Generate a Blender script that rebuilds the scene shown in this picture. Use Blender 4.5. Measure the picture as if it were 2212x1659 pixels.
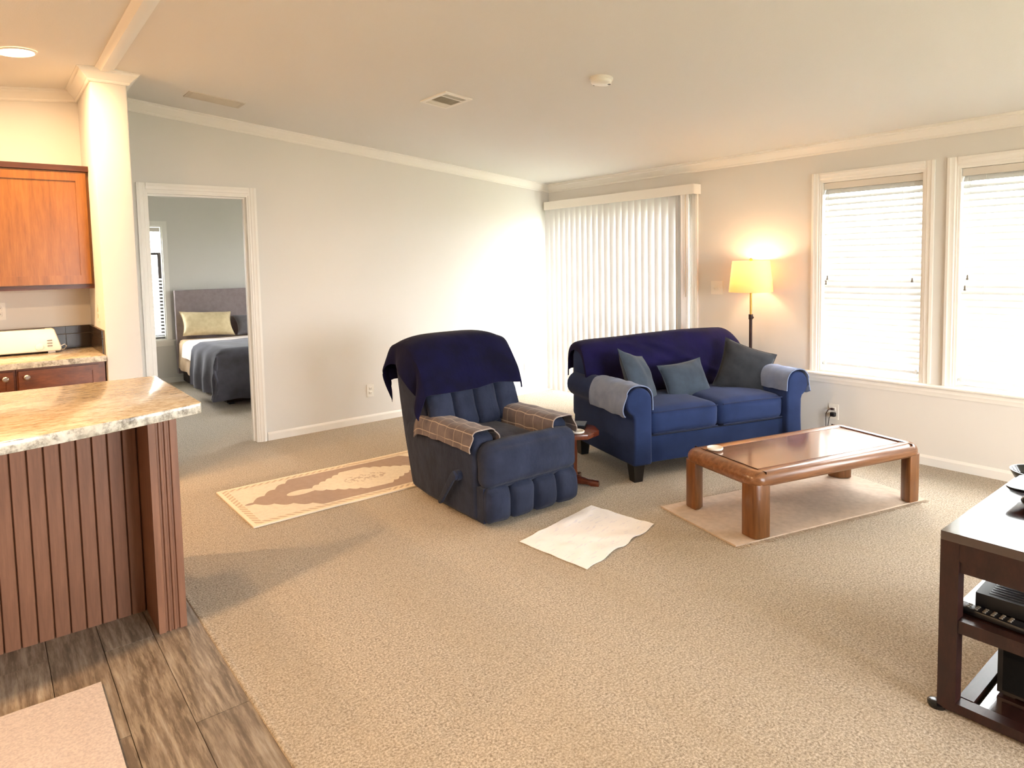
import bpy, bmesh, math, random
from mathutils import Vector, Matrix, noise

random.seed(7)
for o_ in list(bpy.data.objects):
    bpy.data.objects.remove(o_, do_unlink=True)
S = bpy.context.scene
COL = S.collection

# ------------------------------------------------------------------ camera
F, YAW, PITCH, ROLL = 1428.3287, .668456, .067801, -.02052
CAM_H = 1.44
fw = Vector((math.sin(YAW)*math.cos(PITCH), math.cos(YAW)*math.cos(PITCH), -math.sin(PITCH)))
rt = Vector((math.cos(YAW), -math.sin(YAW), 0))
up = rt.cross(fw)
rt, up = (math.cos(ROLL)*rt + math.sin(ROLL)*up), (-math.sin(ROLL)*rt + math.cos(ROLL)*up)
cd = bpy.data.cameras.new('camera')
cd.sensor_fit = 'HORIZONTAL'
cd.sensor_width = 36
cd.lens = F/2212*36
cd.shift_x = 17.2447/2212
cd.shift_y = -165.3786/2212
cd.clip_start = .05
cam = bpy.data.objects.new('camera', cd)
COL.objects.link(cam)
m3 = Matrix((rt, up, -fw)).transposed()
cam.matrix_world = Matrix.Translation((0, 0, CAM_H)) @ m3.to_4x4()
S.camera = cam

# ------------------------------------------------------------------ world, exposure
wd = bpy.data.worlds.new('overcast_sky')
S.world = wd
wd.use_nodes = True
bg = wd.node_tree.nodes['Background']
bg.inputs[0].default_value = (.965, .98, 1.0, 1)
bg.inputs[1].default_value = 11.0
S.view_settings.view_transform = 'Standard'
S.view_settings.look = 'None'
S.view_settings.gamma = 1
S.view_settings.use_curve_mapping = False
S.view_settings.exposure = 1.52


def portal(loc, rot, sx, sy):
    l = bpy.data.lights.new('window_portal', 'AREA')
    l.shape = 'RECTANGLE'
    l.size, l.size_y = sx, sy
    l.cycles.is_portal = True
    o = bpy.data.objects.new('window_portal', l)
    COL.objects.link(o)
    o.location = loc
    o.rotation_euler = rot
    return o


# ------------------------------------------------------------------ colour + node helpers
def c(r, g, b):
    def f(v):
        v /= 255
        return v/12.92 if v <= .04045 else ((v+.055)/1.055)**2.4
    return (f(r), f(g), f(b), 1)


class NT:
    def __init__(self, name):
        self.m = bpy.data.materials.new(name)
        self.m.use_nodes = True
        self.t = self.m.node_tree
        self.b = self.t.nodes['Principled BSDF']
        self.out = self.t.nodes['Material Output']

    def n(self, typ, **kw):
        nd = self.t.nodes.new(typ)
        for k, v in kw.items():
            setattr(nd, k, v)
        return nd

    def l(self, a, b):
        self.t.links.new(a, b)

    def M(self, op, a, b=None, cc=None):
        nd = self.n('ShaderNodeMath', operation=op)
        for i, v in enumerate((a, b, cc)):
            if v is None:
                continue
            if isinstance(v, (int, float)):
                nd.inputs[i].default_value = v
            else:
                self.l(v, nd.inputs[i])
        return nd.outputs[0]

    def coord(self, which='Object', scale=(1, 1, 1), rot=(0, 0, 0)):
        tc = self.n('ShaderNodeTexCoord')
        mp = self.n('ShaderNodeMapping')
        mp.inputs['Scale'].default_value = scale
        mp.inputs['Rotation'].default_value = rot
        self.l(tc.outputs[which], mp.inputs[0])
        return mp.outputs[0]

    def noise(self, vec, scale, detail=3, rough=.55):
        nd = self.n('ShaderNodeTexNoise')
        nd.inputs['Scale'].default_value = scale
        nd.inputs['Detail'].default_value = detail
        nd.inputs['Roughness'].default_value = rough
        self.l(vec, nd.inputs['Vector'])
        return nd.outputs['Fac']

    def ramp(self, fac, stops):
        nd = self.n('ShaderNodeValToRGB')
        el = nd.color_ramp.elements
        el[0].position, el[0].color = stops[0]
        el[1].position, el[1].color = stops[-1]
        for p, col in stops[1:-1]:
            e = el.new(p)
            e.color = col
        self.l(fac, nd.inputs[0])
        return nd.outputs[0]

    def mix(self, fac, a, b, blend='MIX'):
        nd = self.n('ShaderNodeMix', data_type='RGBA', blend_type=blend)
        for sock, v in ((nd.inputs[0], fac), (nd.inputs[6], a), (nd.inputs[7], b)):
            if isinstance(v, (int, float, tuple)):
                sock.default_value = v
            else:
                self.l(v, sock)
        return nd.outputs[2]

    def bump(self, h, strength=.3, dist=.002):
        nd = self.n('ShaderNodeBump')
        nd.inputs['Strength'].default_value = strength
        nd.inputs['Distance'].default_value = dist
        self.l(h, nd.inputs['Height'])
        self.l(nd.outputs[0], self.b.inputs['Normal'])

    def col(self, v):
        if isinstance(v, tuple):
            self.b.inputs['Base Color'].default_value = v
        else:
            self.l(v, self.b.inputs['Base Color'])

    def set(self, rough=.5, spec=.5, metal=0, sheen=0, coat=0):
        self.b.inputs['Roughness'].default_value = rough
        self.b.inputs['Specular IOR Level'].default_value = spec
        self.b.inputs['Metallic'].default_value = metal
        self.b.inputs['Sheen Weight'].default_value = sheen
        self.b.inputs['Sheen Roughness'].default_value = .45
        self.b.inputs['Coat Weight'].default_value = coat
        self.b.inputs['Coat Roughness'].default_value = .12
        return self


def plain(name, col, rough=.5, spec=.5, metal=0, bump=None, coat=0):
    t = NT(name)
    t.col(col)
    t.set(rough, spec, metal, 0, coat)
    if bump:
        t.bump(t.noise(t.coord(), bump[0], 2), bump[1], bump[2])
    return t.m


def fabric(name, col, col2=None, scale=9, weave=700, sheen=.25, rough=.95, bs=.35, wrinkle=0):
    t = NT(name)
    v = t.coord()
    col2 = col2 or tuple(x*.72 for x in col[:3]) + (1,)
    t.col(t.mix(t.ramp(t.noise(v, scale, 4), [(.35, (0, 0, 0, 1)), (.7, (1, 1, 1, 1))]), col, col2))
    t.set(rough, .2, 0, sheen)
    if wrinkle:
        h = t.M('ADD', t.M('MULTIPLY', t.noise(v, weave, 2), .12), t.noise(t.coord('Object', (1, 1, .55)), wrinkle, 3, .6))
        t.bump(h, bs, .012)
    else:
        t.bump(t.noise(v, weave, 2), bs, .0012)
    return t.m


def wood(name, c1, c2, c3, grain=(1, 14, 14), scale=3, rough=.4, coat=0, spec=.5):
    t = NT(name)
    v = t.coord('Object', grain)
    n1 = t.noise(v, scale, 5, .6)
    n2 = t.noise(v, scale*5, 3, .6)
    f = t.M('ADD', t.M('MULTIPLY', n1, .7), t.M('MULTIPLY', n2, .3))
    t.col(t.ramp(f, [(.32, c1), (.5, c2), (.68, c3)]))
    t.set(rough, spec, 0, 0, coat)
    t.bump(n2, .08, .001)
    return t.m


M = {}
M['wall'] = plain('wall_paint', c(220, 217, 211), .85, .25, bump=(160, .12, .002))
M['ceiling'] = plain('ceiling_paint', c(224, 222, 217), .9, .2, bump=(140, .25, .003))
M['trim'] = plain('white_trim_paint', c(236, 233, 226), .45, .4)
M['plastic'] = plain('white_plastic', c(232, 228, 218), .35, .5)
M['grey_plastic'] = plain('slot_plastic', c(120, 112, 100), .5, .4)  # even warm grey for slots, tassels and small buttons
M['black_plastic'] = plain('black_plastic', c(20, 20, 23), .4, .5)
M['black_gloss'] = plain('glossy_black_plastic', c(13, 13, 16), .18, .5)
M['black_foot'] = plain('black_stained_wood', c(16, 15, 15), .4, .5)
M['brass'] = plain('brass', c(190, 140, 70), .28, .5, 1)
M['nickel'] = plain('brushed_nickel', c(200, 195, 185), .3, .5, 1)
M['bronze'] = plain('dark_bronze', c(48, 24, 18), .35, .5, .4)
M['return'] = plain('painted_return_grille', c(206, 199, 186), .7, .2)
M['grille'] = plain('beige_grille', c(196, 186, 168), .6, .3)
M['grille_dark'] = plain('duct_dark', c(120, 108, 90), .7, .3)


def carpet_mat(name, ca, cb, cc):
    t = NT(name)
    v = t.coord()
    fine = t.noise(v, 125, 4, .75)
    mid = t.noise(v, 30, 3, .6)
    streak = t.noise(t.coord('Object', (2.2, .55, 1), (0, 0, .5)), 1.6, 4, .6)
    base = t.ramp(fine, [(.36, ca), (.5, cb), (.64, cc)])
    base = t.mix(t.M('MULTIPLY', t.ramp(streak, [(.42, (0, 0, 0, 1)), (.62, (1, 1, 1, 1))]), .22), base, c(166, 146, 116))
    base = t.mix(t.M('MULTIPLY', t.ramp(mid, [(.35, (0, 0, 0, 1)), (.65, (1, 1, 1, 1))]), .16), base, c(224, 208, 182))
    t.col(base)
    t.set(.97, .1, 0, .15)
    h = t.M('ADD', fine, t.M('MULTIPLY', mid, .9))
    t.bump(h, .75, .006)
    return t.m


M['carpet'] = carpet_mat('beige_carpet', c(120, 107, 90), c(172, 158, 138), c(214, 203, 188))


def vinyl_mat():
    t = NT('grey_brown_vinyl_plank')
    oi = t.n('ShaderNodeObjectInfo')
    tc = t.n('ShaderNodeTexCoord')
    add = t.n('ShaderNodeVectorMath', operation='ADD')
    comb = t.n('ShaderNodeCombineXYZ')
    t.l(t.M('MULTIPLY', oi.outputs['Random'], 37.), comb.inputs[0])
    t.l(t.M('MULTIPLY', oi.outputs['Random'], 11.), comb.inputs[1])
    t.l(tc.outputs['Object'], add.inputs[0])
    t.l(comb.outputs[0], add.inputs[1])
    mp = t.n('ShaderNodeMapping')
    mp.inputs['Scale'].default_value = (26, 2.2, 1)
    t.l(add.outputs[0], mp.inputs[0])
    n1 = t.noise(mp.outputs[0], 1.3, 5, .65)
    mp2 = t.n('ShaderNodeMapping')
    mp2.inputs['Scale'].default_value = (24, 2.4, 1)
    t.l(add.outputs[0], mp2.inputs[0])
    n2 = t.noise(mp2.outputs[0], 2.4, 5, .7)
    base = t.ramp(n1, [(.30, c(88, 77, 66)), (.46, c(114, 101, 88)), (.56, c(140, 127, 113)), (.72, c(182, 173, 160))])
    base = t.mix(t.M('MULTIPLY', t.ramp(n2, [(.48, (0, 0, 0, 1)), (.62, (1, 1, 1, 1))]), .55), base, c(180, 166, 146))
    base = t.mix(t.M('MULTIPLY', oi.outputs['Random'], .3), base, c(102, 88, 74))
    t.col(base)
    t.set(.45, .45)
    t.bump(n1, .1, .001)
    return t.m


M['vinyl'] = vinyl_mat()
M['grout'] = plain('plank_joint_dark', c(72, 58, 46), .8, .2)


def laminate(name, stops, scale=(1, 1, 1), sc=26, rough=.16, blotch=(.5, 20)):
    t = NT(name)
    v = t.coord('Object', scale)
    n1 = t.noise(v, sc, 6, .72)
    n2 = t.noise(v, sc*.42, 4, .6)
    base = t.ramp(n1, stops)
    base = t.mix(t.M('MULTIPLY', t.ramp(n2, [(.45, (0, 0, 0, 1)), (.62, (1, 1, 1, 1))]), .45), base, c(214, 204, 184))
    t.col(base)
    t.set(rough, .5)
    return t.m


M['laminate'] = laminate('granite_look_laminate', [(.3, c(104, 92, 76)), (.43, c(170, 150, 120)), (.55, c(206, 188, 158)), (.7, c(224, 212, 190))], (13, 30, 30), 2.4)
M['laminate_edge'] = laminate('granite_look_edge', [(.3, c(84, 78, 70)), (.44, c(150, 143, 130)), (.55, c(205, 200, 186)), (.7, c(226, 222, 210))], (1, 1, 1), 28)

M['cabinet'] = wood('honey_maple', c(118, 72, 26), c(139, 87, 34), c(156, 103, 46), (14, 14, 1.2), 2, .32)
M['cabinet_dark'] = wood('dark_walnut_trim', c(58, 28, 14), c(76, 38, 20), c(92, 50, 26), (2, 14, 14), 2, .35)
M['base_cabinet'] = wood('red_brown_maple', c(98, 50, 22), c(122, 66, 30), c(142, 80, 40), (3, 14, 10), 2, .35)
M['island_wood'] = wood('brown_island_wood', c(112, 74, 52), c(128, 86, 62), c(144, 100, 74), (20, 20, 1.2), 2, .45)
M['oak'] = wood('orange_oak', c(98, 60, 34), c(126, 82, 48), c(150, 104, 68), (1, 16, 16), 2.6, .3, .3)
M['oak_leg'] = wood('orange_oak_legs', c(92, 54, 25), c(118, 74, 36), c(140, 92, 50), (16, 16, 1), 2.6, .35, .2)
M['oak_panel'] = wood('oak_veneer', c(118, 80, 58), c(138, 97, 72), c(156, 114, 88), (1, 9, 9), 2.6, .12, .9)
M['mahogany'] = wood('red_mahogany', c(70, 28, 14), c(98, 44, 24), c(120, 58, 34), (2, 9, 9), 3, .22, .4)
M['mahogany_leg'] = wood('red_mahogany_upright', c(66, 30, 14), c(92, 44, 22), c(114, 58, 32), (9, 9, 2), 3, .3, .3)
M['espresso'] = wood('espresso_wood', c(30, 15, 13), c(44, 23, 19), c(58, 32, 26), (3, 10, 3), 3, .3)
M['espresso_top'] = wood('polished_espresso', c(34, 18, 15), c(46, 25, 21), c(58, 33, 28), (1, 10, 10), 3, .08, 1., 1.)

M['recliner'] = fabric('slate_blue_microfibre', c(44, 51, 72), c(30, 36, 54), 7, 500, .08, .95, .55, 17)
M['couch'] = fabric('blue_twill', c(37, 53, 94), c(29, 43, 80), 5, 800, .06)
M['piping'] = fabric('blue_piping', c(30, 42, 78), None, 9, 800, .2)
M['navy'] = fabric('navy_fleece', c(9, 9, 48), c(5, 5, 32), 8, 420, .04, .95, .35, 10)
M['navy_purple'] = fabric('purple_navy_fleece', c(20, 14, 62), c(12, 9, 44), 6, 420, .06, .95, .35, 9)
M['pale_blue'] = fabric('pale_grey_blue_fleece', c(124, 138, 168), c(108, 122, 154), 12, 500, .1)
M['pillow'] = fabric('grey_blue_velour', c(60, 71, 84), c(46, 56, 68), 10, 420, .15)
M['pillow_dark'] = fabric('charcoal_velour', c(46, 49, 54), c(33, 35, 40), 10, 420, .15)
M['headboard'] = fabric('mauve_grey_upholstery', c(150, 138, 138), c(138, 126, 128), 20, 300, .2)
M['cream_linen'] = fabric('cream_linen', c(222, 204, 164), c(208, 188, 146), 18, 350, .15)
M['tan_sheet'] = fabric('tan_sheet', c(196, 168, 134), c(180, 150, 116), 10, 350, .1)
M['white_sheet'] = fabric('white_blanket', c(240, 228, 222), c(230, 216, 208), 10, 350, .1)
M['comforter'] = fabric('charcoal_comforter', c(92, 92, 104), c(74, 72, 78), 5, 350, .2)
M['bed_base'] = fabric('dark_brown_bed_base', c(48, 36, 30), None, 9, 300, .1)
M['black_cloth'] = fabric('black_nylon', c(14, 14, 15), None, 9, 300, .1)
M['grey_pillow'] = fabric('grey_pillow_linen', c(122, 120, 126), None, 12, 350, .2)
M['rug_tan'] = fabric('tan_woven_rug', c(206, 186, 166), c(192, 172, 152), 30, 260, .1, .95, .8)
M['fringe'] = fabric('fringe_yarn', c(200, 184, 164), None, 60, 600, .1)
M['mat_grey'] = fabric('pale_grey_bath_mat', c(206, 194, 186), c(178, 166, 162), 120, 220, .2, .95, 1.)


def stripe_cloth():
    t = NT('taupe_windowpane_towel')
    tc = t.n('ShaderNodeTexCoord')
    sp = t.n('ShaderNodeSeparateXYZ')
    t.l(tc.outputs['UV'], sp.inputs[0])
    lu = t.M('LESS_THAN', t.M('FRACT', t.M('MULTIPLY', sp.outputs[0], 1/.085)), .055)
    lv = t.M('LESS_THAN', t.M('FRACT', t.M('ADD', t.M('MULTIPLY', sp.outputs[1], 1/.07), .35)), .065)
    ln = t.M('MAXIMUM', t.M('MULTIPLY', lu, .4), t.M('MULTIPLY', lv, .7))
    v = t.coord()
    base = t.mix(t.ramp(t.noise(v, 12, 4), [(.35, (0, 0, 0, 1)), (.7, (1, 1, 1, 1))]), c(110, 101, 103), c(90, 83, 87))
    t.col(t.mix(ln, base, c(186, 172, 160)))
    t.set(.95, .15, 0, .2)
    t.bump(t.noise(v, 600, 2), .4, .0012)
    return t.m


M['towel'] = stripe_cloth()


def runner_mat(L, Wd):
    """Persian-style runner: cream ground, taupe field, cream medallion. UV in metres from the rug's centre."""
    t = NT('cream_taupe_runner')
    tc = t.n('ShaderNodeTexCoord')
    sp = t.n('ShaderNodeSeparateXYZ')
    t.l(tc.outputs['UV'], sp.inputs[0])
    ax = t.M('ABSOLUTE', sp.outputs[0])
    ay = t.M('ABSOLUTE', sp.outputs[1])
    # scalloped edge
    sc = t.M('MULTIPLY', t.M('ABSOLUTE', t.M('SINE', t.M('MULTIPLY', ax, 34.))), .030)
    sc2 = t.M('MULTIPLY', t.M('ABSOLUTE', t.M('SINE', t.M('MULTIPLY', ax, 52.))), .022)
    g1 = t.M('ADD', t.M('MULTIPLY', t.M('SUBTRACT', L/2-.10, ax), .78), sc)
    field = t.M('LESS_THAN', ay, t.M('MINIMUM', g1, Wd/2-.075))
    g2 = t.M('ADD', t.M('MULTIPLY', t.M('SUBTRACT', .40, ax), .62), sc2)
    med = t.M('LESS_THAN', ay, t.M('MINIMUM', g2, .215))
    dx = t.M('DIVIDE', t.M('SUBTRACT', ax, .45), .085)
    dy = t.M('DIVIDE', ay, .045)
    pend = t.M('LESS_THAN', t.M('ADD', t.M('MULTIPLY', dx, dx), t.M('MULTIPLY', dy, dy)), 1.)
    med = t.M('MAXIMUM', med, pend)
    v = t.n('ShaderNodeVectorMath', operation='SCALE')
    t.l(tc.outputs['UV'], v.inputs[0])
    v.inputs['Scale'].default_value = 1.
    n = t.noise(v.outputs[0], 26, 4, .7)
    # centre rosette
    rr = t.M('SQRT', t.M('ADD', t.M('MULTIPLY', ax, ax), t.M('MULTIPLY', t.M('MULTIPLY', ay, ay), 4.)))
    ros = t.M('MULTIPLY', t.M('LESS_THAN', rr, .15), t.M('GREATER_THAN', n, .52))
    cream = t.mix(t.M('MULTIPLY', t.ramp(n, [(.45, (0, 0, 0, 1)), (.6, (1, 1, 1, 1))]), .30), c(232, 219, 196), c(206, 188, 166))
    taupe = t.mix(t.M('MULTIPLY', t.ramp(n, [(.4, (0, 0, 0, 1)), (.65, (1, 1, 1, 1))]), .30), c(170, 146, 128), c(190, 166, 146))
    base = t.mix(field, cream, taupe)
    base = t.mix(med, base, cream)
    base = t.mix(t.M('MULTIPLY', ros, .6), base, c(176, 150, 128))
    # borders
    ex = t.M('SUBTRACT', L/2, ax)
    ey = t.M('SUBTRACT', Wd/2, ay)
    e = t.M('MINIMUM', ex, ey)
    b1 = t.M('MULTIPLY', t.M('GREATER_THAN', e, .022), t.M('LESS_THAN', e, .060))
    br = t.M('LESS_THAN', t.M('FRACT', t.M('MULTIPLY', t.M('ADD', ax, ay), 22.)), .5)
    bc = t.mix(t.M('MULTIPLY', br, .55), c(232, 212, 182), c(170, 142, 116))
    base = t.mix(b1, base, bc)
    b0 = t.M('LESS_THAN', e, .022)
    base = t.mix(b0, base, c(240, 224, 198))
    t.col(base)
    t.set(.95, .1, 0, .1)
    t.bump(t.noise(t.coord(), 300, 2), .5, .002)
    return t.m


def sheet_mat():
    t = NT('white_printed_floor_pad')
    tc = t.n('ShaderNodeTexCoord')
    mp = t.n('ShaderNodeMapping')
    mp.inputs['Scale'].default_value = (1, 3.5, 1)
    t.l(tc.outputs['UV'], mp.inputs[0])
    n = t.noise(mp.outputs[0], 9, 2)
    band = t.M('MULTIPLY', t.M('GREATER_THAN', n, .62), .35)
    t.col(t.mix(band, c(246, 244, 244), c(206, 206, 230)))
    t.set(.7, .3)
    return t.m


def translucent(name, col, tcol, fac, rough=.5):
    t = NT(name)
    t.col(col)
    t.set(rough, .4)
    tr = t.n('ShaderNodeBsdfTranslucent')
    tr.inputs[0].default_value = tcol
    mx = t.n('ShaderNodeMixShader')
    mx.inputs[0].default_value = fac
    t.l(t.b.outputs[0], mx.inputs[1])
    t.l(tr.outputs[0], mx.inputs[2])
    t.l(mx.outputs[0], t.out.inputs[0])
    return t.m


M['slat'] = translucent('white_blind_slat', c(222, 226, 226), c(225, 235, 236), .035)
M['vane'] = translucent('white_vertical_vane', c(222, 223, 223), c(215, 222, 230), .035)
M['shade'] = translucent('cream_lamp_shade', c(240, 220, 188), c(255, 224, 176), .5, .8)


def glass_mat():
    t = NT('window_glass')
    t.t.nodes.remove(t.b)
    tr = t.n('ShaderNodeBsdfTransparent')
    gl = t.n('ShaderNodeBsdfGlossy')
    gl.inputs['Roughness'].default_value = .02
    mx = t.n('ShaderNodeMixShader')
    mx.inputs[0].default_value = .04
    t.l(tr.outputs[0], mx.inputs[1])
    t.l(gl.outputs[0], mx.inputs[2])
    t.l(mx.outputs[0], t.out.inputs[0])
    return t.m


M['glass'] = glass_mat()


def emit(name, col, s):
    t = NT(name)
    t.b.inputs['Emission Color'].default_value = col
    t.b.inputs['Emission Strength'].default_value = s
    t.col(col)
    return t.m


M['led'] = emit('warm_led_lens', c(255, 226, 180), 20)
M['bulb'] = emit('warm_bulb', c(255, 205, 130), 14)
M['grass'] = plain('lawn', c(118, 122, 100), .95, .1, bump=(20, .5, .02))
M['siding'] = plain('exterior_siding', c(190, 186, 176), .8, .2)
M['tile'] = plain('dark_brown_tile', c(52, 40, 32), .25, .5, bump=(40, .1, .001))
M['tile_grout'] = plain('tile_grout', c(120, 108, 92), .8, .2)
M['sash'] = plain('vinyl_sash', c(214, 208, 198), .4, .4)
M['dark_sash'] = plain('dark_bronze_sash', c(62, 52, 50), .4, .4)


# ------------------------------------------------------------------ mesh helpers
def finish(bm, name, mat, parent=None, smooth=True, ang=38, loc=None):
    bmesh.ops.recalc_face_normals(bm, faces=bm.faces)
    for fc in bm.faces:
        fc.smooth = smooth
    if smooth:
        lim = math.radians(ang)
        for e in bm.edges:
            if len(e.link_faces) == 2:
                e.smooth = e.calc_face_angle(0) < lim
    me = bpy.data.meshes.new(name)
    bm.to_mesh(me)
    bm.free()
    mats = mat if isinstance(mat, list) else [mat]
    for k in mats:
        me.materials.append(M[k])
    return link(name, me, parent, loc)


def link(name, me, parent=None, loc=None):
    o = bpy.data.objects.new(name, me)
    COL.objects.link(o)
    if parent:
        o.parent = parent
    if loc:
        o.location = loc
    return o


def bevel(bm, w, seg=2, ang=30):
    if w <= 0:
        return
    es = [e for e in bm.edges if len(e.link_faces) == 2 and e.calc_face_angle(0) > math.radians(ang)]
    bmesh.ops.bevel(bm, geom=es, offset=w, segments=seg, affect='EDGES', profile=.5, clamp_overlap=True)


def addbox(bm, x0, x1, y0, y1, z0, z1):
    vs = [bm.verts.new(p) for p in ((x0, y0, z0), (x1, y0, z0), (x1, y1, z0), (x0, y1, z0), (x0, y0, z1), (x1, y0, z1), (x1, y1, z1), (x0, y1, z1))]
    for f_ in ((0, 3, 2, 1), (4, 5, 6, 7), (0, 1, 5, 4), (1, 2, 6, 5), (2, 3, 7, 6), (3, 0, 4, 7)):
        bm.faces.new([vs[i] for i in f_])


def box(name, x0, x1, y0, y1, z0, z1, mat, parent=None, bev=0, seg=2):
    bm = bmesh.new()
    addbox(bm, x0, x1, y0, y1, z0, z1)
    bevel(bm, bev, seg)
    return finish(bm, name, mat, parent, bev > 0)


def boxes(name, lst, mat, parent=None, bev=0):
    bm = bmesh.new()
    for b in lst:
        addbox(bm, *b)
    bevel(bm, bev, 2)
    return finish(bm, name, mat, parent, bev > 0)


def addprism(bm, pts, a, b, axis):
    """pts: 2-D polygon; axis 'x': pts=(y,z), 'y': pts=(x,z), 'z': pts=(x,y)"""
    def P(p, t):
        return {'x': (t, p[0], p[1]), 'y': (p[0], t, p[1]), 'z': (p[0], p[1], t)}[axis]
    A = [bm.verts.new(P(p, a)) for p in pts]
    B = [bm.verts.new(P(p, b)) for p in pts]
    bm.faces.new(A)
    bm.faces.new(B[::-1])
    n = len(pts)
    for i in range(n):
        bm.faces.new((A[i], B[i], B[(i+1) % n], A[(i+1) % n]))


def prism(name, pts, a, b, axis, mat, parent=None, bev=0, seg=2, ang=30):
    bm = bmesh.new()
    addprism(bm, pts, a, b, axis)
    bmesh.ops.recalc_face_normals(bm, faces=bm.faces)
    bevel(bm, bev, seg, ang)
    return finish(bm, name, mat, parent, True)


def addlathe(bm, prof, seg=32, at=(0, 0, 0), cap=True):
    rings = []
    for r, z in prof:
        rings.append([bm.verts.new((at[0]+r*math.cos(2*math.pi*k/seg), at[1]+r*math.sin(2*math.pi*k/seg), at[2]+z)) for k in range(seg)])
    for a, b in zip(rings, rings[1:]):
        for k in range(seg):
            bm.faces.new((a[k], a[(k+1) % seg], b[(k+1) % seg], b[k]))
    if cap:
        bm.faces.new(rings[0][::-1])
        bm.faces.new(rings[-1])


def lathe(name, prof, mat, parent=None, seg=32, at=(0, 0, 0), cap=True):
    bm = bmesh.new()
    addlathe(bm, prof, seg, at, cap)
    return finish(bm, name, mat, parent)


def addtube(bm, pts, r, seg=8):
    pts = [Vector(p) for p in pts]
    rings = []
    n = len(pts)
    for i, p in enumerate(pts):
        d = (pts[min(i+1, n-1)]-pts[max(i-1, 0)]).normalized()
        a = d.orthogonal().normalized() if i == 0 else (a-d*a.dot(d)).normalized()
        b = d.cross(a)
        rr = r[i] if isinstance(r, (list, tuple)) else r
        rings.append([bm.verts.new(p+(a*math.cos(2*math.pi*k/seg)+b*math.sin(2*math.pi*k/seg))*rr) for k in range(seg)])
    for a_, b_ in zip(rings, rings[1:]):
        for k in range(seg):
            bm.faces.new((a_[k], a_[(k+1) % seg], b_[(k+1) % seg], b_[k]))
    bm.faces.new(rings[0][::-1])
    bm.faces.new(rings[-1])


def tube(name, pts, r, mat, parent=None, seg=8):
    bm = bmesh.new()
    addtube(bm, pts, r, seg)
    return finish(bm, name, mat, parent)


def rbox_bm(hx, hy, hz, r, seg=8, puff=(0, 0, 0), wob=0, seed=0, c0=(0, 0, 0), rot=None):
    """soft rounded box: half sizes, edge radius, outward puff of the faces"""
    bm = bmesh.new()
    bmesh.ops.create_cube(bm, size=2)
    bmesh.ops.subdivide_edges(bm, edges=bm.edges[:], cuts=seg, use_grid_fill=True)
    H = Vector((hx, hy, hz))
    r = min(r, hx*.999, hy*.999, hz*.999)
    for v in bm.verts:
        u = v.co.copy()
        # concentrate the rows near the edges
        w = Vector([math.copysign(abs(x)**.72, x) for x in u])
        p = Vector((w.x*hx, w.y*hy, w.z*hz))
        q = Vector([max(-(h-r), min(h-r, x)) for x, h in zip(p, H)])
        d = p-q
        if d.length > 1e-9:
            p = q+d.normalized()*r if max(abs(d.x), abs(d.y), abs(d.z)) > r*.98 or sum(1 for x in d if abs(x) > 1e-6) > 1 else p
        k = [1-min(1, abs(x))**2 for x in u]
        p.x += math.copysign(puff[0]*k[1]*k[2], u.x)*(abs(u.x) > .6)
        p.y += math.copysign(puff[1]*k[0]*k[2], u.y)*(abs(u.y) > .6)
        p.z += math.copysign(puff[2]*k[0]*k[1], u.z)*(abs(u.z) > .6)
        if wob:
            p += noise.noise_vector(p*9+Vector((seed*7.3, seed, 0)))*wob
        if rot:
            p = rot @ p
        v.co = p+Vector(c0)
    return bm


def rbox(name, hx, hy, hz, r, mat, parent=None, seg=8, puff=(0, 0, 0), wob=0, seed=0, at=(0, 0, 0), rot=None):
    return finish(rbox_bm(hx, hy, hz, r, seg, puff, wob, seed, at, rot), name, mat, parent, True, 80)


def sheet(name, fn, nu, nv, mat, parent=None, thick=.006, uv=None):
    """cloth: fn(u,v) with u,v in 0..1 gives a point; made solid by offsetting along the normal"""
    bm = bmesh.new()
    uvl = bm.loops.layers.uv.new('UVMap')
    P = [[Vector(fn(i/nu, j/nv)) for j in range(nv+1)] for i in range(nu+1)]
    N = [[None]*(nv+1) for _ in range(nu+1)]
    for i in range(nu+1):
        for j in range(nv+1):
            a = P[min(i+1, nu)][j]-P[max(i-1, 0)][j]
            b = P[i][min(j+1, nv)]-P[i][max(j-1, 0)]
            n_ = a.cross(b)
            N[i][j] = n_.normalized() if n_.length > 1e-9 else Vector((0, 0, 1))
    T = [[bm.verts.new(P[i][j]+N[i][j]*thick/2) for j in range(nv+1)] for i in range(nu+1)]
    B = [[bm.verts.new(P[i][j]-N[i][j]*thick/2) for j in range(nv+1)] for i in range(nu+1)]

    def face(vs, ij):
        fc = bm.faces.new(vs)
        for lp, (i, j) in zip(fc.loops, ij):
            lp[uvl].uv = uv(i/nu, j/nv) if uv else (i/nu, j/nv)
    for i in range(nu):
        for j in range(nv):
            q = ((i, j), (i+1, j), (i+1, j+1), (i, j+1))
            face([T[a][b] for a, b in q], q)
            face([B[a][b] for a, b in q[::-1]], q[::-1])
    for i in range(nu):
        for j in (0, nv):
            q = ((i, j), (i+1, j))
            face((T[i][j], T[i+1][j], B[i+1][j], B[i][j]), (q[0], q[1], q[1], q[0]))
    for j in range(nv):
        for i in (0, nu):
            q = ((i, j), (i, j+1))
            face((T[i][j], T[i][j+1], B[i][j+1], B[i][j]), (q[0], q[1], q[1], q[0]))
    return finish(bm, name, mat, parent, True, 60)


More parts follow.
